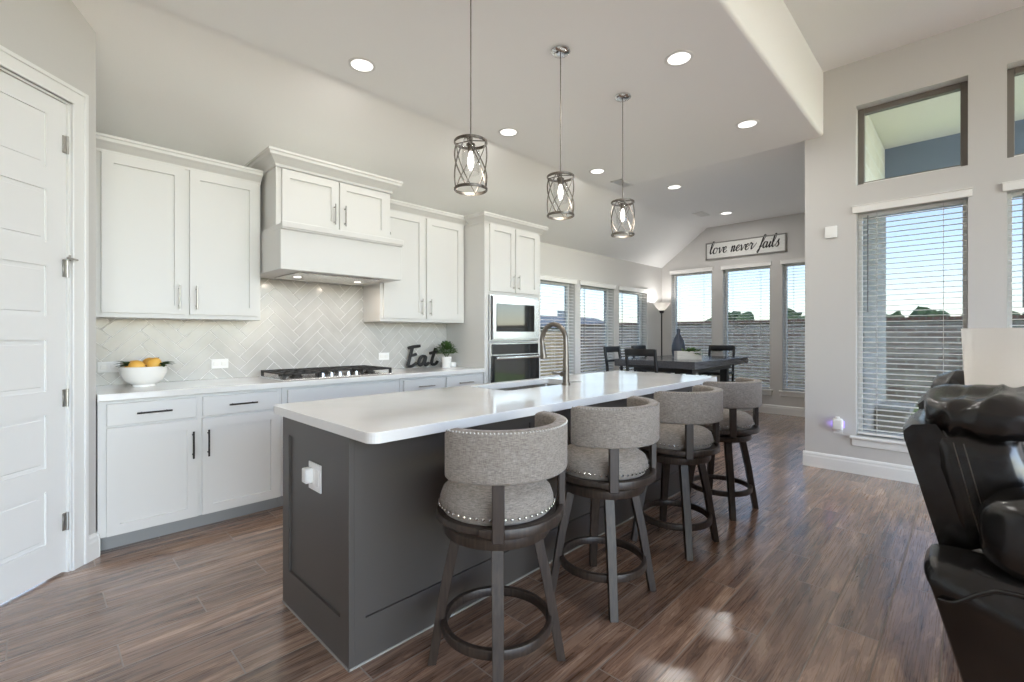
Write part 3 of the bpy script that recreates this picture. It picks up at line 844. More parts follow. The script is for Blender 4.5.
def leaf(bm, p, d, L, W, droop=.3):
    p = Vector(p); d = Vector(d).normalized(); s_ = d.cross(Vector((0,0,1)))
    if s_.length < .05: s_ = Vector((1,0,0))
    s_.normalize(); n = s_.cross(d)
    rows = []
    for i in range(5):
        t = i/4; wd = W*math.sin(PI*min(1, t*.95+.05))**.8*(.5)
        c = p + d*L*t - Vector((0,0,1))*droop*L*t*t
        rows.append((bm.verts.new(c - s_*wd + n*wd*.3), bm.verts.new(c), bm.verts.new(c + s_*wd + n*wd*.3)))
    for a, b in zip(rows, rows[1:]):
        bm.faces.new((a[0], a[1], b[1], b[0])); bm.faces.new((a[1], a[2], b[2], b[1]))
for (x, y, sgn, lb) in ((.447, 3.87, -1, 'dark leaf sprig hanging over the bowl rim next to the outlet'), (.60, 3.84, 1, 'dark leaf sprig standing at the cooktop side of the fruit bowl')):
    bm = B()
    for k in range(9):
        a = random.uniform(-1.2, 1.2)+(PI if sgn < 0 else -.4)
        leaf(bm, (x, y, 1.05), (math.cos(a), math.sin(a), random.uniform(.1, 1.1)), random.uniform(.06, .10), .036)
    tube(bm, [(x+.03*-sgn, y+.01, 1.045), (x, y, 1.05), (x+sgn*.04, y-.01, 1.075)], .002, 6)
    o = obj('leaf_sprig', bm, LEAFD); tag(o, lb, 'leaves', 'sprigs in the fruit bowl')

# lettering
def strokes_mesh(strokes, h, r, depth, thick=None):
    bm = B()
    for st in strokes:
        pts = catmull([(x*h, 0, z*h) for x, z in st], 6)
        sc = None
        if thick:
            sc = []
            for i in range(len(pts)):
                d = pts[min(i+1, len(pts)-1)]-pts[max(i-1, 0)]
                down = abs(d.z)/(d.length+1e-9) if d.z < 0 else 0
                sc.append(.55+.75*down)
        sweep(bm, pts, [(a*1.0, b*depth/r) if False else (a, b) for a, b in circ(r, 8)], up=(0, 1, 0), scales=sc)
    for v in bm.verts: v.co.y *= depth/r
    return bm
GL = {
 'l': ([[(0,.3),(.35,1.2),(.45,1.9),(.3,2.05),(.15,1.6),(.1,.5),(.28,.02),(.6,.35)]], .62),
 'o': ([[(.55,.95),(.2,.9),(.05,.45),(.25,.02),(.6,.15),(.7,.6),(.5,.95),(.75,.75),(1.0,.85)]], .95),
 'v': ([[(0,.8),(.12,.95),(.25,.5),(.35,.03),(.6,.5),(.7,.95),(.9,.8)]], .85),
 'e': ([[(0,.35),(.4,.55),(.58,.85),(.38,1.0),(.13,.7),(.13,.25),(.38,.02),(.75,.35)]], .72),
 'n': ([[(0,.7),(.12,.95),(.15,.5),(.1,0)],[(.13,.5),(.4,.95),(.55,.8),(.5,.3),(.6,.03),(.85,.35)]], .85),
 'r': ([[(0,.6),(.15,1.15),(.2,.95),(.48,.95),(.42,.5),(.5,.05),(.95,.6),(1.1,1.0)]], 1.0),
 'f': ([[(.0,.3),(.4,1.1),(.65,1.9),(.5,2.1),(.32,1.7),(.15,.3),(-.05,-.6),(-.2,-.4),(.1,.1),(.5,.4)]], .55),
 'a': ([[(.6,.9),(.25,.95),(.05,.5),(.2,.03),(.5,.3),(.62,.95),(.6,.3),(.7,.02),(.95,.35)]], .92),
 'i': ([[(0,.3),(.2,.95),(.16,.3),(.28,.02),(.5,.35)],[(.27,1.35),(.28,1.42)]], .48),
 's': ([[(0,.25),(.35,1.15),(.35,.75),(.52,.35),(.35,.02),(.05,.12)]], .6),
}
def word(txt, x):
    out = []
    for ch in txt:
        if ch == ' ': x += .75; continue
        st, wd = GL[ch]
        for s_ in st: out.append([(x+a+.28*b, b) for a, b in s_])
        x += wd
    return out, x
sg = root('wall_sign', 'long whitewashed wooden sign reading love never fails above the dining windows', 'sign', (XF-.001, 2.675, 2.555), -PI/2)
Lw, Hh = 1.25, .29
bm = B(); box(bm, -Lw/2+.01, Lw/2-.01, -.018, -.002, .01, Hh-.01); obj('board', bm, SIGNW, sg)
bm = B()
for (x0, x1, z0, z1) in ((-Lw/2, Lw/2, 0, .018), (-Lw/2, Lw/2, Hh-.018, Hh), (-Lw/2, -Lw/2+.018, 0, Hh), (Lw/2-.018, Lw/2, 0, Hh)): box(bm, x0, x1, -.03, 0, z0, z1, .002, 1)
obj('frame', bm, SIGNF, sg)
st, xe = word('love never fails', 0)
k = (Lw-.14)/(xe+.3)
bm = strokes_mesh(st, k, .0085, .004, True)
xf(bm, Matrix.Translation((-Lw/2+.06, -.021, .095)) @ Matrix.Scale(1.12, 4, (0,0,1))); obj('lettering', bm, BLACKP, sg, True)

eat = [[(.55,1.95),(.35,1.1),(.12,.05)], [(.15,1.85),(.6,1.98),(1.25,2.05)], [(.35,1.08),(.6,1.12),(.9,1.2)], [(.12,.05),(.5,.02),(.95,.3)],
       [(1.75,.95),(1.4,.95),(1.15,.5),(1.25,.06),(1.55,.3),(1.8,.95),(1.7,.35),(1.8,.05),(2.1,.3)],
       [(2.75,1.8),(2.4,.6),(2.4,.12),(2.7,.1),(2.95,.4)], [(2.15,1.25),(2.5,1.32),(3.0,1.42)]]
bm = strokes_mesh(eat, .1, .0155, .012)
xf(bm, Matrix.Translation((2.65, 4.075, .9315)) @ Matrix.Scale(1.32, 4, (1,0,0)))
o = obj('word_sign', bm, BLACKP, None, True); tag(o, 'black metal word sign reading Eat standing on the kitchen counter', 'sign')

# plant on counter
def potted(name, label, loc, pr_, ph, fr, n, leafL, lm, potm, squash=.8):
    r_ = root(name, label, 'plant', loc)
    bm = B(); lathe(bm, [(0, .0), (pr_*.78, 0), (pr_, ph), (pr_*.9, ph), (pr_*.85, ph*.85), (0, ph*.85)], 28); obj('pot', bm, potm, r_, True)
    bm = B()
    for k in range(n):
        a = random.uniform(0, 2*PI); e = random.uniform(-.25, 1.5)
        rr = fr*random.uniform(.35, 1)
        p = (rr*math.cos(a)*math.cos(e)*.9, rr*math.sin(a)*math.cos(e)*.9, ph+fr*squash*.6+rr*math.sin(e)*squash)
        leaf(bm, p, (math.cos(a)*math.cos(e), math.sin(a)*math.cos(e), math.sin(e)+.2), leafL, leafL*.62)
    for k in range(14):
        a = 2*PI*k/14; tube(bm, [(0,0,ph*.8), (fr*.4*math.cos(a), fr*.4*math.sin(a), ph+fr*.5), (fr*.6*math.cos(a), fr*.6*math.sin(a), ph+fr*.9*squash)], .0018, 5)
    obj('foliage', bm, lm, r_); return r_
potted('potted_plant', 'small leafy green plant in a white pot beside the Eat sign', (3.02, 3.90, .915), .055, .11, .115, 420, .035, LEAF, CERAM, .8)
bm = B(); lathe(bm, [(0, 0), (.05, 0), (.056, .02), (.052, .045), (.03, .05), (0, .05)], 24)
o = obj('candle_tin', bm, CERAM, None, True); o.location = (3.14, 3.97, .915); tag(o, 'small round pale tin on the counter beside the potted plant', 'tin')

# ------------------------------------------------------------------ island
ix0, ix1, iy0, iy1 = .825, 3.84, 1.65, 2.305
isl = root('kitchen_island', 'charcoal painted kitchen island with recessed panels', 'kitchen island', ((ix0+ix1)/2, 1.98, 0))
inv = Matrix.Translation((-(ix0+ix1)/2, -1.98, 0))
bm = B(); box(bm, ix0+.01, ix1-.01, iy0+.01, iy1-.001, 0, .69)
box(bm, ix0+.01, 1.95, iy0+.01, iy1-.001, .69, .873); box(bm, 2.83, ix1-.01, iy0+.01, iy1-.001, .69, .873); box(bm, 1.95, 2.83, iy0+.01, iy0+.22, .69, .873)
obj('island_body', xf(bm, inv), ISL, isl)
def flat_frame(bm, a0, a1, z0, z1, wins, face, t0, t1):
    """panelled face: stiles/rails boxes between windows on plane; face 'y' (a = x) or 'x' (a = y)"""
    def bx(a, b, c_, d_, bev=.0):
        if face == 'y': box(bm, a, b, t0, t1, c_, d_, bev, 1)
        else: box(bm, t0, t1, a, b, c_, d_, bev, 1)
    bx(a0, a1, z0, .17); bx(a0, a1, .792, z1)
    prev = a0
    for (p, q) in wins: bx(prev, p, .17, .792); prev = q
    bx(prev, a1, .17, .792)
bm = B(); flat_frame(bm, ix0+.02, ix1-.02, 0, .873, [(.893, 1.83), (1.92, 2.83), (2.92, 3.77)], 'y', iy0, iy0+.02); obj('panel_frame', xf(bm, inv), ISL, isl)
bm = B(); flat_frame(bm, iy0+.0005, iy1, 0, .8725, [(1.722, 2.232)], 'x', ix0-.0005, ix0+.0195); obj('panel_frame', xf(bm, inv), ISL, isl)
bm = B(); flat_frame(bm, iy0+.0005, iy1, 0, .8725, [(1.722, 2.232)], 'x', ix1-.0195, ix1+.0005); obj('panel_frame', xf(bm, inv), ISL, isl)
bm = B(); box(bm, ix0-.004, ix0, iy0-.004, iy1, 0, .008); box(bm, ix0-.004, ix1, iy0-.004, iy0, 0, .008); obj('caulk_line', xf(bm, inv), mat('grey_caulk', srgb(150,146,140), .7), isl)
# worktop with a sink cut-out
sx0, sx1, sy0, sy1 = 2.0, 2.78, 1.985, 2.34
bm = B(); cx0, cx1, cy0, cy1 = .805, 3.885, 1.455, 2.40; rc = .04
outer = []
for (cx_, cy_, a0) in ((cx1-rc, cy1-rc, 0), (cx0+rc, cy1-rc, PI/2), (cx0+rc, cy0+rc, PI), (cx1-rc, cy0+rc, 1.5*PI)):
    for i in range(7): a = a0+PI/2*i/6; outer.append((cx_+rc*math.cos(a), cy_+rc*math.sin(a)))
# four slabs around the sink, joined: build the top as quads between outer outline and hole
def slab(bm, poly, z0, z1): prism(bm, poly, 'z', z0, z1)
hole = [(sx0+(sx1-sx0)/2+p[0], sy0+(sy1-sy0)/2+p[1]) for p in rrect(sx1-sx0, sy1-sy0, .03, 6)]
def ring_faces(z0, z1):
    vo0 = [bm.verts.new((*p, z0)) for p in outer]; vo1 = [bm.verts.new((*p, z1)) for p in outer]
    vh0 = [bm.verts.new((*p, z0)) for p in hole]; vh1 = [bm.verts.new((*p, z1)) for p in hole]
    n = len(outer); m_ = len(hole)
    for i in range(n):
        j = (i+1) % n; bm.faces.new((vo0[i], vo0[j], vo1[j], vo1[i]))
    for i in range(m_):
        j = (i+1) % m_; bm.faces.new((vh0[i], vh1[i], vh1[j], vh0[j]))
    for vo, vh in ((vo1, vh1), (vo0, vh0)):      # n == m_ == 28: match one to one
        for i in range(n):
            j = (i+1) % n; bm.faces.new((vo[i], vo[j], vh[j], vh[i]))
ring_faces(.875, .915)
o = obj('island_countertop', bm, QUARTZ); tag(o, 'long white quartz island worktop with rounded corners', 'countertop')
bvm = o.modifiers.new('edge', 'BEVEL'); bvm.width = .003; bvm.segments = 2; bvm.limit_method = 'ANGLE'
# sink
snk = root('undermount_sink', 'stainless undermount sink set in the island worktop', 'sink', (2.39, 2.16, .70))
bm = B(); ow = [(p[0], p[1]) for p in rrect(.80, .375, .035, 6)]; iw = [(p[0], p[1]) for p in rrect(.776, .351, .03, 6)]
def loop(ps, z): return [bm.verts.new((*p, z)) for p in ps]
A1 = loop(ow, .174); A2 = loop(iw, .174); A3 = loop([(p[0]*.97, p[1]*.94) for p in iw], .012); A4 = loop([(p[0]*.9, p[1]*.85) for p in iw], .004); A0 = loop([(p[0], p[1]) for p in ow], .001)
for a, b in ((A0, A1), (A1, A2), (A2, A3), (A3, A4)):
    for i in range(28): bm.faces.new((a[i], a[(i+1) % 28], b[(i+1) % 28], b[i]))
bm.faces.new(A4); bm.faces.new(A0[::-1]); obj('basin', bm, NICKEL, snk, True)
bm = B(); cyl(bm, (0, 0, .006), .045, .004, 24); obj('drain', bm, CHROME, snk, True)
# faucet
fa = root('kitchen_faucet', 'brushed nickel gooseneck faucet on the island worktop', 'faucet', (2.50, 1.935, .915))
bm = B(); cyl(bm, (0,0,.008), .029, .016, 28); cyl(bm, (0,0,.07), .023, .12, 28, .0215)
obj('base', bm, FAUC, fa, True)
bm = B(); pts = [(0,0,.12), (0,0,.18), (0, .0, .26)]
R_ = .105
for i in range(1, 15):
    a = PI - (PI*1.08)*i/14; pts.append((0, R_+R_*math.cos(a), .295+R_*1.08*math.sin(a)))
sc = [1.35, 1.2, 1.05]+[1]*14
sweep(bm, pts, circ(.0165, 14), up=(1,0,0), scales=sc); obj('spout', bm, FAUC, fa, True)
bm = B(); p0 = Vector(pts[-1]); dd = (Vector(pts[-1])-Vector(pts[-2])).normalized()
sweep(bm, [p0, p0+dd*.03, p0+dd*.09, p0+dd*.1], circ(.019, 16), up=(1,0,0), scales=[.95, 1.05, 1.25, 1.15]); obj('spray_head', bm, FAUC, fa, True)
bm = B(); cyl(bm, (-.03, 0, .075), .016, .03, 18, axis='x'); tube(bm, [(-.04, 0, .075), (-.09, .005, .083), (-.13, .005, .088)], .0065, 10); obj('lever', bm, FAUC, fa, True)
# outlet on the island end with plug-in adapter
outlet(Matrix.Translation((ix0+.0095, 1.965, .655)) @ Matrix.Rotation(-PI/2, 4, 'Z'), 'white outlet plate on the charcoal end panel of the island', 2)
bm = B(); box(bm, ix0-.028, ix0+.002, 1.975, 2.02, .628, .69, .006, 3); o = obj('plug_adapter', bm, WHITEP, None, True); tag(o, 'white plug-in adapter in the outlet on the island end', 'plug')

# ------------------------------------------------------------------ bar stools (local: front towards +Y, back towards -Y)
def make_stool():
    r_ = root('bar_stool', 'x', 'bar stool', group='swivel bar stools along the island')
    # cushion
    bm = B(); lathe(bm, [(0, .592), (.17, .592), (.203, .598), (.216, .62), (.216, .645), (.206, .672), (.18, .69), (.13, .7), (.06, .705), (0, .706)], 44); obj('seat_cushion', bm, FABRIC, r_, True)
    bm = B()
    for i in range(56):
        a = 2*PI*i/56; ball(bm, (.2185*math.cos(a), .2185*math.sin(a), .624), .0058, 1)
    obj('nailhead_trim', bm, CHROME, r_, True)
    # seat ring and swivel plate
    bm = B(); lathe(bm, [(0, .566), (.2, .566), (.226, .57), (.232, .577), (.232, .590), (.227, .597), (0, .597)], 44); obj('seat_frame', bm, STOOLW, r_, True)
    bm = B(); lathe(bm, [(0, .556), (.185, .556), (.185, .568), (0, .568)], 40); obj('swivel_plate', bm, BLACKP, r_, True)
    bm = B(); lathe(bm, [(0, .508), (.165, .508), (.2, .512), (.205, .52), (.205, .548), (.198, .556), (0, .556)], 44); obj('leg_ring', bm, STOOLW, r_, True)
    # outer bent arm rail under the back
    bm = B(); pts = arc((0, 0), .243, math.radians(-90-60), math.radians(-90+60), 28, .588)
    sweep(bm, pts, rrect(.022, .034, .004, 2), scales=[.55, .75, .9] + [1]*23 + [.9, .75, .55]); obj('back_rail', bm, STOOLW, r_, True)
    # padded back
    bm = B(); n = 36; a0, a1 = math.radians(-90-88), math.radians(-90+88); rings = []
    prof = rrect(.052, .178, .013, 4)
    pts = arc((0, 0), .243, a0, a1, n, .842)
    scl = [1]*(n+1); scl[0] = .9; scl[-1] = .9
    # keep the height nearly full at the ends: scale only rounds the tip
    sweep(bm, pts, prof, scales=scl); obj('backrest', bm, FABRIC, r_, True)
    bm = B()
    for i in range(60):
        a = a0+.04+(a1-a0-.08)*i/59
        ball(bm, (.2655*math.cos(a), .2655*math.sin(a), .926), .0045, 1)
    obj('back_nailhead_trim', bm, NICKEL, r_, True)
    # two back posts
    for s_ in (-1, 1):
        a = math.radians(-90+s_*45); d = Vector((math.cos(a), math.sin(a), 0)); t = Vector((-d.y, d.x, 0))
        bm = B()
        M = Matrix(((t.x, d.x, 0, 0), (t.y, d.y, 0, 0), (0, 0, 1, 0), (0, 0, 0, 1)))
        box(bm, -.021, .021, .236, .262, .560, .765, .003, 1, M=M)
        obj('back_post', bm, STOOLW, r_, True)
    # four splayed tapered legs
    for i in range(4):
        a = math.radians(45+90*i); d = Vector((math.cos(a), math.sin(a), 0)); t = Vector((-d.y, d.x, 0))
        bm = B(); rings = []
        for z, rad, hw, hd in ((.52, .148, .022, .02), (.30, .195, .021, .019), (.0, .247, .0185, .0165)):
            c = d*rad; rings.append([bm.verts.new((c + t*hw*sx + d*hd*sy) + Vector((0,0,z))) for sx, sy in ((-1,-1),(1,-1),(1,1),(-1,1))])
        for p, q in zip(rings, rings[1:]):
            for j in range(4): bm.faces.new((p[j], p[(j+1) % 4], q[(j+1) % 4], q[j]))
        bm.faces.new(rings[0]); bm.faces.new(rings[-1])
        bmesh.ops.bevel(bm, geom=bm.edges[:], offset=.002, segments=1, affect='EDGES')
        obj('leg', bm, STOOLW, r_)
    bm = B(); pts = arc((0, 0), .2, 0, 2*PI, 48, .16)[:-1]
    sweep(bm, pts, rrect(.022, .036, .004, 2), closed=True); obj('foot_ring', bm, STOOLW, r_, True)
    return r_
st0 = make_stool()
spots = [(1.25, 1.30, 2, 'grey upholstered bar stool nearest the end of the island with the outlet'),
         (1.955, 1.29, 0, 'grey upholstered bar stool, second along from the island end with the outlet'),
         (2.735, 1.285, -2, 'grey upholstered bar stool, third along the island, opposite the faucet side'),
         (3.50, 1.30, -6, 'grey upholstered bar stool farthest along the island, nearest the dining table')]
for i, (x, y, a, lb) in enumerate(spots):
    if i == 0: st0.location = (x, y, 0); st0.rotation_euler = (0, 0, math.radians(a)); st0['label'] = lb
    else: copy_thing(st0, (x, y, 0), math.radians(a), lb)

# ------------------------------------------------------------------ pendants
def make_pendant():
    r_ = root('pendant_light', 'x', 'pendant light', (0, 0, ZC), group='pendant lights over the island')
    bm = B(); lathe(bm, [(0, 0), (.062, 0), (.064, -.012), (.055, -.02), (.02, -.024), (0, -.024)], 28)
    for a in (0, 2.1, 4.2): ball(bm, (.04*math.cos(a), .04*math.sin(a), -.022), .006, 1)
    obj('canopy', bm, CHROME, r_, True)
    bm = B(); tube(bm, [(0,0,-.02), (0,0,-.825)], .0035, 8, up=(1,0,0)); obj('stem', bm, PEWTER, r_, True)
    zt, zb, R = -.832, -1.085, .086
    for z in (zt, zb):
        bm = B(); n = 48
        for k in range(12):      # riveted band in short segments
            a0 = 2*PI*k/12
            sweep(bm, arc((0,0), R+.0025, a0+.03, a0+2*PI/12-.03, 4, z), rrect(.004, .011, .001, 1))
        sweep(bm, arc((0,0), R, 0, 2*PI, n, z)[:-1], rrect(.003, .017, .001, 1), closed=True)
        obj('ring_band', bm, PEWTER, r_, True)
    for k in range(4):
        for s_ in (-1, 1):
            bm = B(); pts = []
            for i in range(17):
                t = i/16; a = k*PI/2 + s_*(t-.5)*PI/2*1.0 + PI/4
                rr = R - .004 + .006*math.sin(PI*t)
                pts.append((rr*math.cos(a), rr*math.sin(a), zt+(zb-zt)*t))
            sweep(bm, pts, rrect(.0035, .008, .001, 1), up=(math.cos(k*PI/2+PI/4)*.99, math.sin(k*PI/2+PI/4)*.99, .1)); obj('cage_strap', bm, PEWTER, r_, True)
    bm = B()
    for k in range(4):
        a = k*PI/2; tube(bm, [(0,0,-.822), (.083*math.cos(a), .083*math.sin(a), zt)], .0028, 6)
    cyl(bm, (0,0,-.815), .012, .02, 12); cyl(bm, (0,0,-.845), .024, .008, 20); cyl(bm, (0,0,-.86), .017, .045, 18); obj('lamp_holder', bm, PEWTER, r_, True)
    bm = B(); lathe(bm, [(0, -.985), (.006, -.98), (.014, -.962), (.018, -.94), (.017, -.92), (.012, -.9), (.009, -.88), (0, -.88)], 22); obj('bulb', bm, BULB, r_, True)
    bm = B(); lathe(bm, [(.048, -1.0), (.05, -.95), (.05, -.87), (.046, -.862), (.044, -.87), (.046, -.95), (.045, -1.0)], 28); obj('glass_shade', bm, CLEAR, r_, True)
    return r_
pn = make_pendant()
for i, (x, y, lb) in enumerate(((1.655, 1.925, 'chrome cage pendant light nearest the range hood'), (2.43, 1.925, 'chrome cage pendant light in the middle of the three'), (3.235, 1.945, 'chrome cage pendant light nearest the dining area'))):
    if i == 0: pn.location = (x, y, ZC); pn.rotation_euler = (0, 0, .55); pn['label'] = lb
    else: copy_thing(pn, (x, y, ZC), (0, .35, .0)[i], lb)
    li = bpy.data.lights.new('pendant_lamp', 'POINT'); li.energy = PEND_W; li.color = (1, .92, .82); li.shadow_soft_size = .03
    lo = bpy.data.objects.new('pendant_lamp', li); COL.objects.link(lo); lo.location = (x, y, ZC-1.03)

# ------------------------------------------------------------------ recessed lights, vents
cans = [(1.60, 3.01, 'recessed ceiling light above the wall cabinets near the range hood'), (3.055, 1.405, 'recessed ceiling light on the living room side, above the bar stools'),
        (3.07, 3.04, 'recessed ceiling light between the first two pendants'), (4.43, 1.41, 'recessed ceiling light near the lowered beam corner'),
        (4.51, 3.04, 'recessed ceiling light beside the larger air vent'), (5.67, 2.67, 'recessed ceiling light past the last pendant'),
        (7.44, 2.67, 'recessed ceiling light closest to the wooden sign'), (1.60, 1.40, None)]
bmr = B(); lathe(bmr, [(.072, 0), (.092, 0), (.094, -.004), (.09, -.008), (.074, -.006), (.072, 0)], 32)
cr = root('recessed_light', cans[0][2], 'ceiling light', (cans[0][0], cans[0][1], ZC), group='recessed ceiling lights')
obj('trim_ring', bmr, TRIM, cr, True)
bm = B(); cyl(bm, (0, 0, -.002), .073, .003, 32); obj('lens', bm, GLOW, cr, True)
for i, (x, y, lb) in enumerate(cans):
    if i and lb: copy_thing(cr, (x, y, ZC), 0, lb)
    li = bpy.data.lights.new('recessed_lamp', 'AREA'); li.shape = 'DISK'; li.size = .14; li.energy = CAN_W*(1.3 if x > 5 else .6 if y > 2.8 else 1); li.color = (1, .965, .92)
    lo = bpy.data.objects.new('recessed_lamp', li); COL.objects.link(lo); lo.location = (x, y, ZC-.012)
VENTG = mat('vent_grey', srgb(92,92,92), .6)
for (x, y, sx, sy, lb) in ((5.08, 3.06, .30, .15, 'white slotted air vent in the ceiling above the last pendant'), (7.23, 2.97, .30, .15, 'white slotted air vent in the ceiling near the end wall')):
    v = root('ceiling_vent', lb, 'air vent', (x, y, ZC), group='ceiling air vents')
    bm = B()
    for (a, b, c_, d_) in ((-sx/2, sx/2, -sy/2, -sy/2+.02), (-sx/2, sx/2, sy/2-.02, sy/2), (-sx/2, -sx/2+.02, -sy/2, sy/2), (sx/2-.02, sx/2, -sy/2, sy/2)): box(bm, a, b, c_, d_, -.008, 0)
    obj('frame', bm, TRIM, v)
    bm = B()
    for k in range(7):
        yy = -sy/2+.03+k*(sy-.06)/6; box(bm, -sx/2+.02, sx/2-.02, yy-.003, yy+.003, -.008, -.001)
    obj('louvres', bm, TRIM, v)
    bm = B(); box(bm, -sx/2+.02, sx/2-.02, -sy/2+.02, sy/2-.02, -.0009, -.0002); obj('backing', bm, VENTG, v)

# ------------------------------------------------------------------ dining area
dt = root('dining_table', 'counter-height dining table with a thick grey top by the far windows', 'table', (6.76, 3.03, 0))
bm = B(); box(bm, -.98, .98, -.58, .58, .815, .912, .006, 2); obj('tabletop', bm, TABLEW, dt)
bm = B(); box(bm, -.70, .70, -.42, .42, .74, .815); obj('apron', bm, CHAIRM, dt)
for sx in (-1, 1):
    for sy in (-1, 1):
        bm = B(); box(bm, sx*.60-.05, sx*.60+.05, sy*.36-.05, sy*.36+.05, 0, .80, .006, 1); obj('leg', bm, CHAIRM, dt)
def make_chair():
    """counter chair, front towards +Y, back at -Y"""
    r_ = root('dining_chair', 'x', 'chair', group='counter-height chairs around the dining table')
    bm = B(); box(bm, -.22, .22, -.21, .22, .60, .645, .015, 3); obj('seat', bm, CHAIRM, r_, True)
    for sx in (-1, 1):
        bm = B(); sweep(bm, [(sx*.2, -.20, 0), (sx*.2, -.19, .6), (sx*.2, -.205, .8), (sx*.2, -.25, 1.07)], rrect(.032, .036, .004, 1), up=(0,1,0)); obj('back_post', bm, CHAIRM, r_, True)
        bm = B(); box(bm, sx*.19-.018, sx*.19+.018, .17, .206, 0, .602, .003, 1); obj('leg', bm, CHAIRM, r_)
        bm = B(); box(bm, sx*.2-.01, sx*.2+.01, -.19, .18, .2, .23); obj('stretcher', bm, CHAIRM, r_)
    for z0, z1, y in ((.985, 1.075, -.243), (.84, .875, -.214)):
        bm = B(); pts = [(-.2, y, (z0+z1)/2), (-.1, y-.018, (z0+z1)/2), (0, y-.023, (z0+z1)/2), (.1, y-.018, (z0+z1)/2), (.2, y, (z0+z1)/2)]
        sweep(bm, catmull(pts, 3), rrect(.02, z1-z0, .004, 2)); obj('back_rail', bm, CHAIRM, r_, True)
    bm = B(); box(bm, -.2, .2, .175, .195, .25, .28); obj('foot_rail', bm, CHAIRM, r_)
    return r_
dc = make_chair()
for i, (x, y, a, lb) in enumerate(((5.60, 2.97, -90, 'black wooden dining chair at the near end of the table, back towards the island'),
                                  (6.25, 3.70, 180, 'black dining chair on the window side of the table, nearest the oven tower'),
                                  (7.10, 3.72, 180, 'black dining chair on the window side of the table, nearest the floor lamp'),
                                  (7.96, 3.02, 90, 'black dining chair at the far end of the table, in front of the sign wall'))):
    if i == 0: dc.location = (x, y, 0); dc.rotation_euler = (0, 0, math.radians(a)); dc['label'] = lb
    else: copy_thing(dc, (x, y, 0), math.radians(a), lb)
bm = B(); lathe(bm, [(0, 0), (.065, 0), (.085, .03), (.098, .1), (.095, .18), (.07, .27), (.038, .33), (.026, .36), (.024, .41), (.03, .43), (.024, .43), (.018, .41), (0, .4)], 32)
o = obj('vase', bm, VASEM, None, True); o.location = (6.72, 3.10, .912); tag(o, 'dark blue-grey bottle vase on the dining table', 'vase')
pb = root('planter_box', 'pale wooden box planter with a small green plant on the dining table', 'planter', (6.36, 2.80, .912), math.radians(45))
bm = B(); 
for (x0, x1, y0, y1) in ((-.17, .17, -.06, -.048), (-.17, .17, .048, .06), (-.17, -.158, -.048, .048), (.158, .17, -.048, .048)): box(bm, x0, x1, y0, y1, 0, .115, .002, 1)
box(bm, -.158, .158, -.048, .048, 0, .08); pb.rotation_euler = (0, 0, math.radians(-45)); obj('box', bm, WOODLT, pb)
bm = B()
for k in range(170):
    a = random.uniform(0, 2*PI); e = random.uniform(.1, 1.4); x0 = random.gauss(.06, .05)
    leaf(bm, (x0, random.gauss(0, .02), .08), (math.cos(a)*math.cos(e), math.sin(a)*math.cos(e), math.sin(e)), random.uniform(.07, .15), .03)
obj('foliage', bm, LEAF, pb)
fl = root('floor_lamp', 'black torchiere floor lamp with frosted bowl shade in the dining corner', 'floor lamp', (7.85, 3.93, 0))
bm = B(); lathe(bm, [(0, 0), (.13, 0), (.135, .01), (.12, .022), (.02, .03), (0, .03)], 28); obj('base', bm, BLACKP, fl, True)
bm = B(); tube(bm, [(0,0,.02), (0,0,1.66)], .012, 10, up=(1,0,0)); cyl(bm, (0,0,1.66), .03, .05, 16, .05); obj('pole', bm, BLACKP, fl, True)
li = bpy.data.lights.new('torchiere_lamp', 'POINT'); li.energy = 9; li.color = (1, .97, .94); li.shadow_soft_size = .04
lo = bpy.data.objects.new('torchiere_lamp', li); COL.objects.link(lo); lo.location = (7.85, 3.93, 1.765)
bm = B(); lathe(bm, [(0, 1.68), (.05, 1.69), (.1, 1.74), (.15, 1.82), (.146, 1.82), (.096, 1.748), (.046, 1.70), (0, 1.692)], 28); obj('lamp_shade', bm, SHADE, fl, True)

# ------------------------------------------------------------------ living room side
# sensor plate, outlet and air freshener on the window wall
bm = B(); box(bm, XR-.018, XR, .875, .97, 2.15, 2.26, .006, 2); o = obj('wall_sensor', bm, WHITEP, None, True); tag(o, 'small white square sensor plate high on the living room wall', 'sensor')
outlet(Matrix.Translation((XR, .868, .40)) @ Matrix.Rotation(-PI/2, 4, 'Z'), 'white outlet low on the living room wall under the air freshener', 1)
af = root('air_freshener', 'white plug-in air freshener glowing violet on the living room wall', 'air freshener', (XR, .868, .40))
bm = B(); box(bm, -.055, -.009, -.04, .04, -.02, .085, .015, 3); cyl(bm, (-.035, 0, .09), .018, .02, 16); obj('body', bm, WHITEP, af, True)
bm = B(); box(bm, -.011, -.008, -.048, .048, 0, .06, .001, 1); obj('night_light', bm, PURPLE, af)
li = bpy.data.lights.new('freshener_lamp', 'POINT'); li.energy = .02; li.color = (.35, .25, 1); li.shadow_soft_size = .02
lo = bpy.data.objects.new('freshener_lamp', li); COL.objects.link(lo); lo.location = (XR-.02, .868+.065, .43)

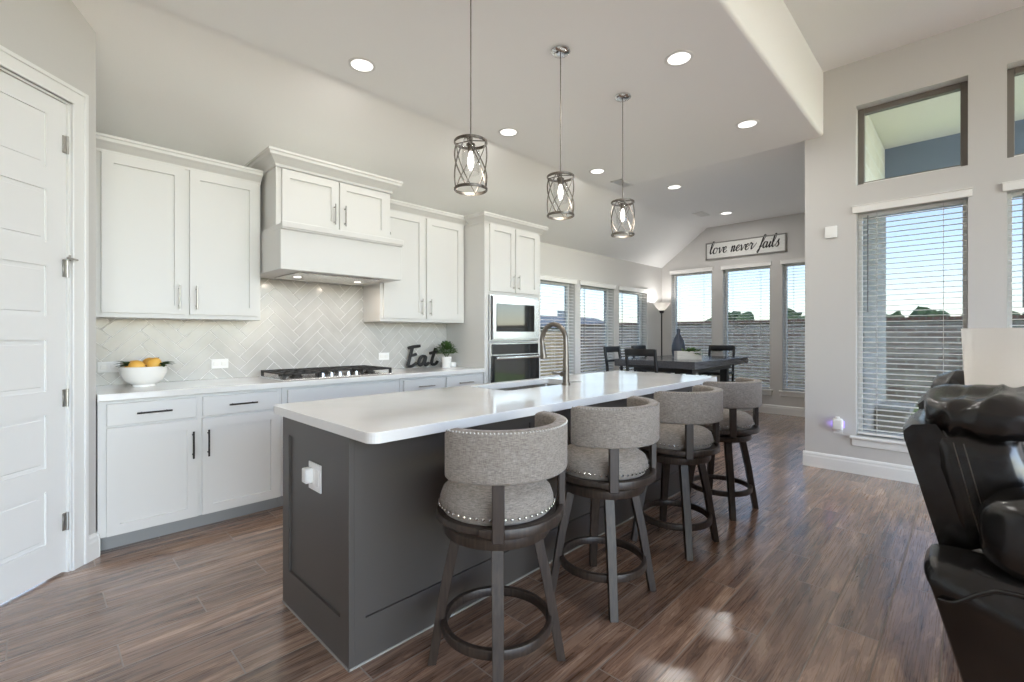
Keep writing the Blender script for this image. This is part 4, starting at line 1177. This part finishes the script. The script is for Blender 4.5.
def puff(bm, x0, x1, y0, y1, z0, z1, e=.55, n=26, m=18, wr=.0, seed=0, lean=0):
    """superellipsoid pad with soft wrinkles"""
    cx, cy, cz = (x0+x1)/2, (y0+y1)/2, (z0+z1)/2; a, b, c_ = (x1-x0)/2, (y1-y0)/2, (z1-z0)/2
    f = lambda t, k: math.copysign(abs(t)**k, t)
    rows = []
    for i in range(m+1):
        ph = -PI/2+PI*i/m; row = []
        for j in range(n):
            th = 2*PI*j/n
            X_ = f(math.cos(ph), e)*f(math.cos(th), e); Y_ = f(math.cos(ph), e)*f(math.sin(th), e); Z_ = f(math.sin(ph), e)
            p = Vector((cx+a*X_, cy+b*Y_, cz+c_*Z_))
            if wr:
                d = (1-2.4*abs(noise.noise(Vector((p.x*3+seed, p.y*15+p.x*3, p.z*15)))))*wr*.7 + noise.noise(Vector((p.x*6+seed, p.y*4, p.z*4)))*wr*.9
                p += Vector((X_*.5, Y_*.6, Z_))*d
            p.y += lean*(p.z-cz)
            row.append(bm.verts.new(p))
        rows.append(row)
    for i in range(m):
        for j in range(n):
            try: bm.faces.new((rows[i][j], rows[i][(j+1) % n], rows[i+1][(j+1) % n], rows[i+1][j]))
            except ValueError: pass
    bmesh.ops.remove_doubles(bm, verts=[v for r0 in (rows[0], rows[-1]) for v in r0], dist=1e-4)

sf = root('leather_loveseat', 'black leather reclining loveseat with padded arms and console', 'sofa', (2.78, -.45, 0))
inv = Matrix.Translation((-2.78, .45, 0))
def rear(z): return .182 - (.95-z)*.27
def back_slab(x0, x1, dy=0.0):
    bm = B(); ys = [(rear(.22)+dy, .22), (rear(.6)+dy, .6), (rear(.9)+dy, .9), (rear(.925)-.004+dy, .925), (rear(.93)-.03+dy, .95), (rear(.95)-.10+dy, .96), (rear(.9)-.125+dy, .9), (rear(.5)-.11+dy, .5), (rear(.22)-.09+dy, .22)]
    n = 10; rings = []
    for i in range(n+1):
        t = i/n; x = x0+(x1-x0)*t; k = 1-.05*(abs(2*t-1)**6)
        cy = sum(p[0] for p in ys)/len(ys); cz = .6
        rings.append([bm.verts.new((x, cy+(p[0]-cy)*k, cz+(p[1]-cz)*(1-.02*abs(2*t-1)**6))) for p in ys])
    m = len(ys)
    for a, b in zip(rings, rings[1:]):
        for j in range(m): bm.faces.new((a[j], a[(j+1) % m], b[(j+1) % m], b[j]))
    bm.faces.new(rings[0][::-1]); bm.faces.new(rings[-1])
    return bm
for x0, x1, dy in ((2.11, 2.56, 0), (2.585, 2.95, -.03), (2.975, 3.46, .012)):
    o = obj('back_panel', xf(back_slab(x0, x1, dy), inv), LEATHER, sf, True)
for i, (x0, x1, dy) in enumerate(((2.10, 2.55, 0), (2.98, 3.47, .012))):
    bm = B(); puff(bm, x0+.0, x1, -.165+dy, .075+dy, .50, .97, .42, 64, 48, .012, i*7, .22); o1 = obj('back_cushion', xf(bm, inv), LEATHER, sf, True)
    bm = B(); puff(bm, x0-.025, x1+.01, -.21+dy, .115+dy, .915, 1.055, .62, 140, 80, .026, i*5+2, .0); obj('head_pillow', xf(bm, inv), LEATHER, sf, True)
    bm = B(); puff(bm, x0-.03, x1+.02, -.95, .06+dy, .40, .60, .4, 36, 20, .01, i*3, 0); obj('seat_cushion', xf(bm, inv), LEATHER, sf, True)
    bm = B()
    for off in (-.012, .012):
        pts = [(x0-.008 if z < .93 else x0-.012, -.01+off+.22*(z-.735)+dy, z) for z in (.60, .68, .76, .84, .90)]
        tube(bm, pts, .0016, 6, up=(1,0,0))
    obj('stitching', xf(bm, inv), STITCH, sf)
# arms
for x0, x1 in ((1.875, 2.10), (3.48, 3.71)):
    bm = B(); P = [(rear(.05)+.03, .05), (rear(.3)+.03, .3), (rear(.48)+.03, .48), (rear(.53)+.03+.004, .53), (rear(.56)+.03-.012, .56), (rear(.58)+.03-.05, .578), (-.12, .575), (-.5, .57), (-.85, .56), (-.93, .52), (-.95, .4), (-.95, .05)]
    P = [(q.x, q.z) for q in catmull([(a, 0, b) for a, b in P], 4)]
    n = 12; rings = []
    for i in range(n+1):
        t = 2*i/n-1; k = 1-.035*abs(t)**5; kz = 1-.05*abs(t)**4
        rings.append([bm.verts.new((x0+(x1-x0)*i/n, -.44+(p[0]+.44)*k, .05+(p[1]-.05)*kz)) for p in P])
    for a, b in zip(rings, rings[1:]):
        for j in range(len(P)): bm.faces.new((a[j], a[(j+1) % len(P)], b[(j+1) % len(P)], b[j]))
    bm.faces.new(rings[0][::-1]); bm.faces.new(rings[-1])
    a_ = obj('arm', xf(bm, inv), LEATHER, sf, True)
    bm = B(); puff(bm, x0-.012, x1+.015, -.90, -.022, .54, .82, .55, 60, 40, .012, 3, 0); obj('arm_pad', xf(bm, inv), LEATHER, sf, True)
    bm = B(); pts = catmull([(x0-.003, rear(.47)+.015, .47), (x0-.004, .03, .475), (x0-.005, -.03, .525), (x0-.006, -.1, .545), (x0-.006, -.4, .54), (x0-.006, -.9, .52)], 6)
    tube(bm, pts, .006, 8); obj('piping', xf(bm, inv), LEATHER, sf, True)
bm = B(); box(bm, 2.10, 3.48, -.9, -.06, .05, .40, .02, 2); obj('base', xf(bm, inv), LEATHER, sf, True)
bm = B(); box(bm, 2.585, 2.95, -.92, -.06, .38, .595, .02, 3); obj('console', xf(bm, inv), LEATHER, sf, True)
for x in (1.95, 3.62):
    for y in (-.85, -.1):
        bm = B(); cyl(bm, (x, y, .026), .025, .052, 14); obj('foot', xf(bm, inv), BLACKP, sf, True)
# table lamp on the console
tl = root('table_lamp', 'table lamp with a large off-white drum shade and ribbed base by the sofa', 'lamp', (2.765, -.195, .597))
bm = B(); prof = [(0, 0), (.07, 0), (.072, .012)]
for k in range(26): prof += [(.058, .014+k*.0125), (.064, .014+k*.0125+.006)]
prof += [(.03, .345), (.012, .36), (0, .36)]; lathe(bm, prof, 28); obj('lamp_base', bm, noisy('woven_base', srgb(190,178,162), srgb(170,158,142), 60, .8), tl, True)
bm = B(); lathe(bm, [(.205, .345), (.222, .68), (.219, .68), (.202, .345)], 48)
for a in (0, 2*PI/3, 4*PI/3): tube(bm, [(0,0,.64), (.218*math.cos(a), .218*math.sin(a), .66)], .002, 6)
obj('lamp_shade', bm, SHADE, tl, True)
bm = B(); tube(bm, [(0,0,.35), (0,0,.66)], .004, 8, up=(1,0,0)); obj('stem', bm, NICKEL, tl, True)
ball_bm = B(); ball(ball_bm, (0,0,.47), .03, 2); obj('bulb', ball_bm, BULB, tl, True)
li = bpy.data.lights.new('table_lamp_light', 'POINT'); li.energy = 2.4; li.color = (1, .98, .97); li.shadow_soft_size = .035
lo = bpy.data.objects.new('table_lamp_light', li); COL.objects.link(lo); lo.location = (2.765, -.195, 1.12)

# ------------------------------------------------------------------ outside
bm = B(); box(bm, -60, 90, -60, 90, -.4, -.14); struct('ground', bm, GRASS)
bm = B(); box(bm, -14, XR+.2, -14, -7.01, -.13, -.05); struct('bounce_slab', bm, CONC)  # unseen pale slab added to keep green grass bounce out of the room
bm = B(); box(bm, XR+.25, 8.1, -12, .85, -.13, -.05); struct('patio_floor', bm, CONC)
bm = B(); box(bm, XR+.2, 8.65, -2.6, .98, 3.85, 4.05); struct('patio_ceiling', bm, STUCCO)
bm = B(); box(bm, 8.35, 8.65, -2.6, .85, 3.3, 3.85); struct('patio_beam', bm, BEAMM)
bm = B(); box(bm, 7.3, 8.0, .55, .84, -.05, .30, .01, 1); box(bm, 7.26, 8.04, .50, .84, .30, .36, .01, 1); o = obj('stone_bench', bm, STONEX); tag(o, 'low pale stone ledge outside against the patio wall', 'stone ledge')
bf = root('brick_garden_wall', 'grey-brown brick garden wall behind the dining and living room windows', 'garden wall', (12.2, 3, -.14))
bm = B(); box(bm, -.1, .1, -11, 5.9, 0, 1.68); obj('brickwork', bm, BRICK, bf)
bm = B(); box(bm, -.14, .14, -11, 5.9, 1.68, 1.74, .005, 1); obj('coping', bm, brick_mat('coping_brick', (1,0), srgb(122,88,76), srgb(140,104,92), srgb(160,150,140), .1, .4, .012), bf)
wf = root('wooden_fence', 'tan vertical-board wooden fence outside the left dining windows', 'fence', (12, 9.2, -.14))
bm = B(); box(bm, -12, 12, -.012, .012, 0, 1.5); obj('fence_boards', bm, PLANKF, wf)
for z in (.3, 1.25):
    bm = B(); box(bm, -12, 12, .012, .05, z, z+.08); obj('rail', bm, PLANKF, wf)
for k, (x, y, w_, d_, h_, lb) in enumerate(((14.5, 21, 9, 6, 1.6, 'neighbouring house with grey roof seen over the wooden fence, nearer the oven tower'), (31, 25, 10, 7, 1.9, 'neighbouring house with grey roof seen over the wooden fence, nearer the floor lamp'))):
    hr = root('neighbour_house', lb, 'house', (x, y, -.14), group='neighbouring houses')
    bm = B(); box(bm, -w_/2, w_/2, -d_/2, d_/2, 0, h_); obj('walls', bm, HOUSEW, hr)
    bm = B(); prism(bm, [(-d_/2-.4, h_), (d_/2+.4, h_), (0, h_+1.1)], 'x', -w_/2-.4, w_/2+.4); obj('roof', bm, ROOFM, hr)
    bm = B(); box(bm, 1, 1.5, .2, .7, h_+.4, h_+1.6); obj('chimney', bm, HOUSEW, hr)
    for dx in (-2.2, 0, 2.2):
        bm = B(); box(bm, dx-.4, dx+.4, -d_/2-.03, -d_/2, .9, h_-.15); obj('window', bm, BLACKG, hr)
treepos = [(17.5+1.9*(k % 2)+.3*random.random(), -6.6+1.25*k) for k in range(12)]
for k, (x, y) in enumerate(treepos):
    tr = root('garden_tree', 'round green tree showing over the brick garden wall', 'tree', (x, y, -.14), group='trees beyond the brick garden wall')
    h = random.uniform(1.98, 2.28); bm = B()
    for q in range(9):
        rr = random.uniform(.25, .42); vs = ball(bm, (random.uniform(-.35, .35), random.uniform(-.38, .38), random.uniform(h-.9, h-rr*.8)), rr, 3)
        for v in vs:
            v.co += v.normal*0 + Vector((noise.noise(v.co*4), noise.noise(v.co*4+Vector((9,0,0))), noise.noise(v.co*4+Vector((0,9,0)))))*.2
    obj('foliage', bm, TREEM, tr)
    bm = B(); cyl(bm, (0, 0, h*.3), .1, h*.6, 10, .06); obj('trunk', bm, BARK, tr, True)
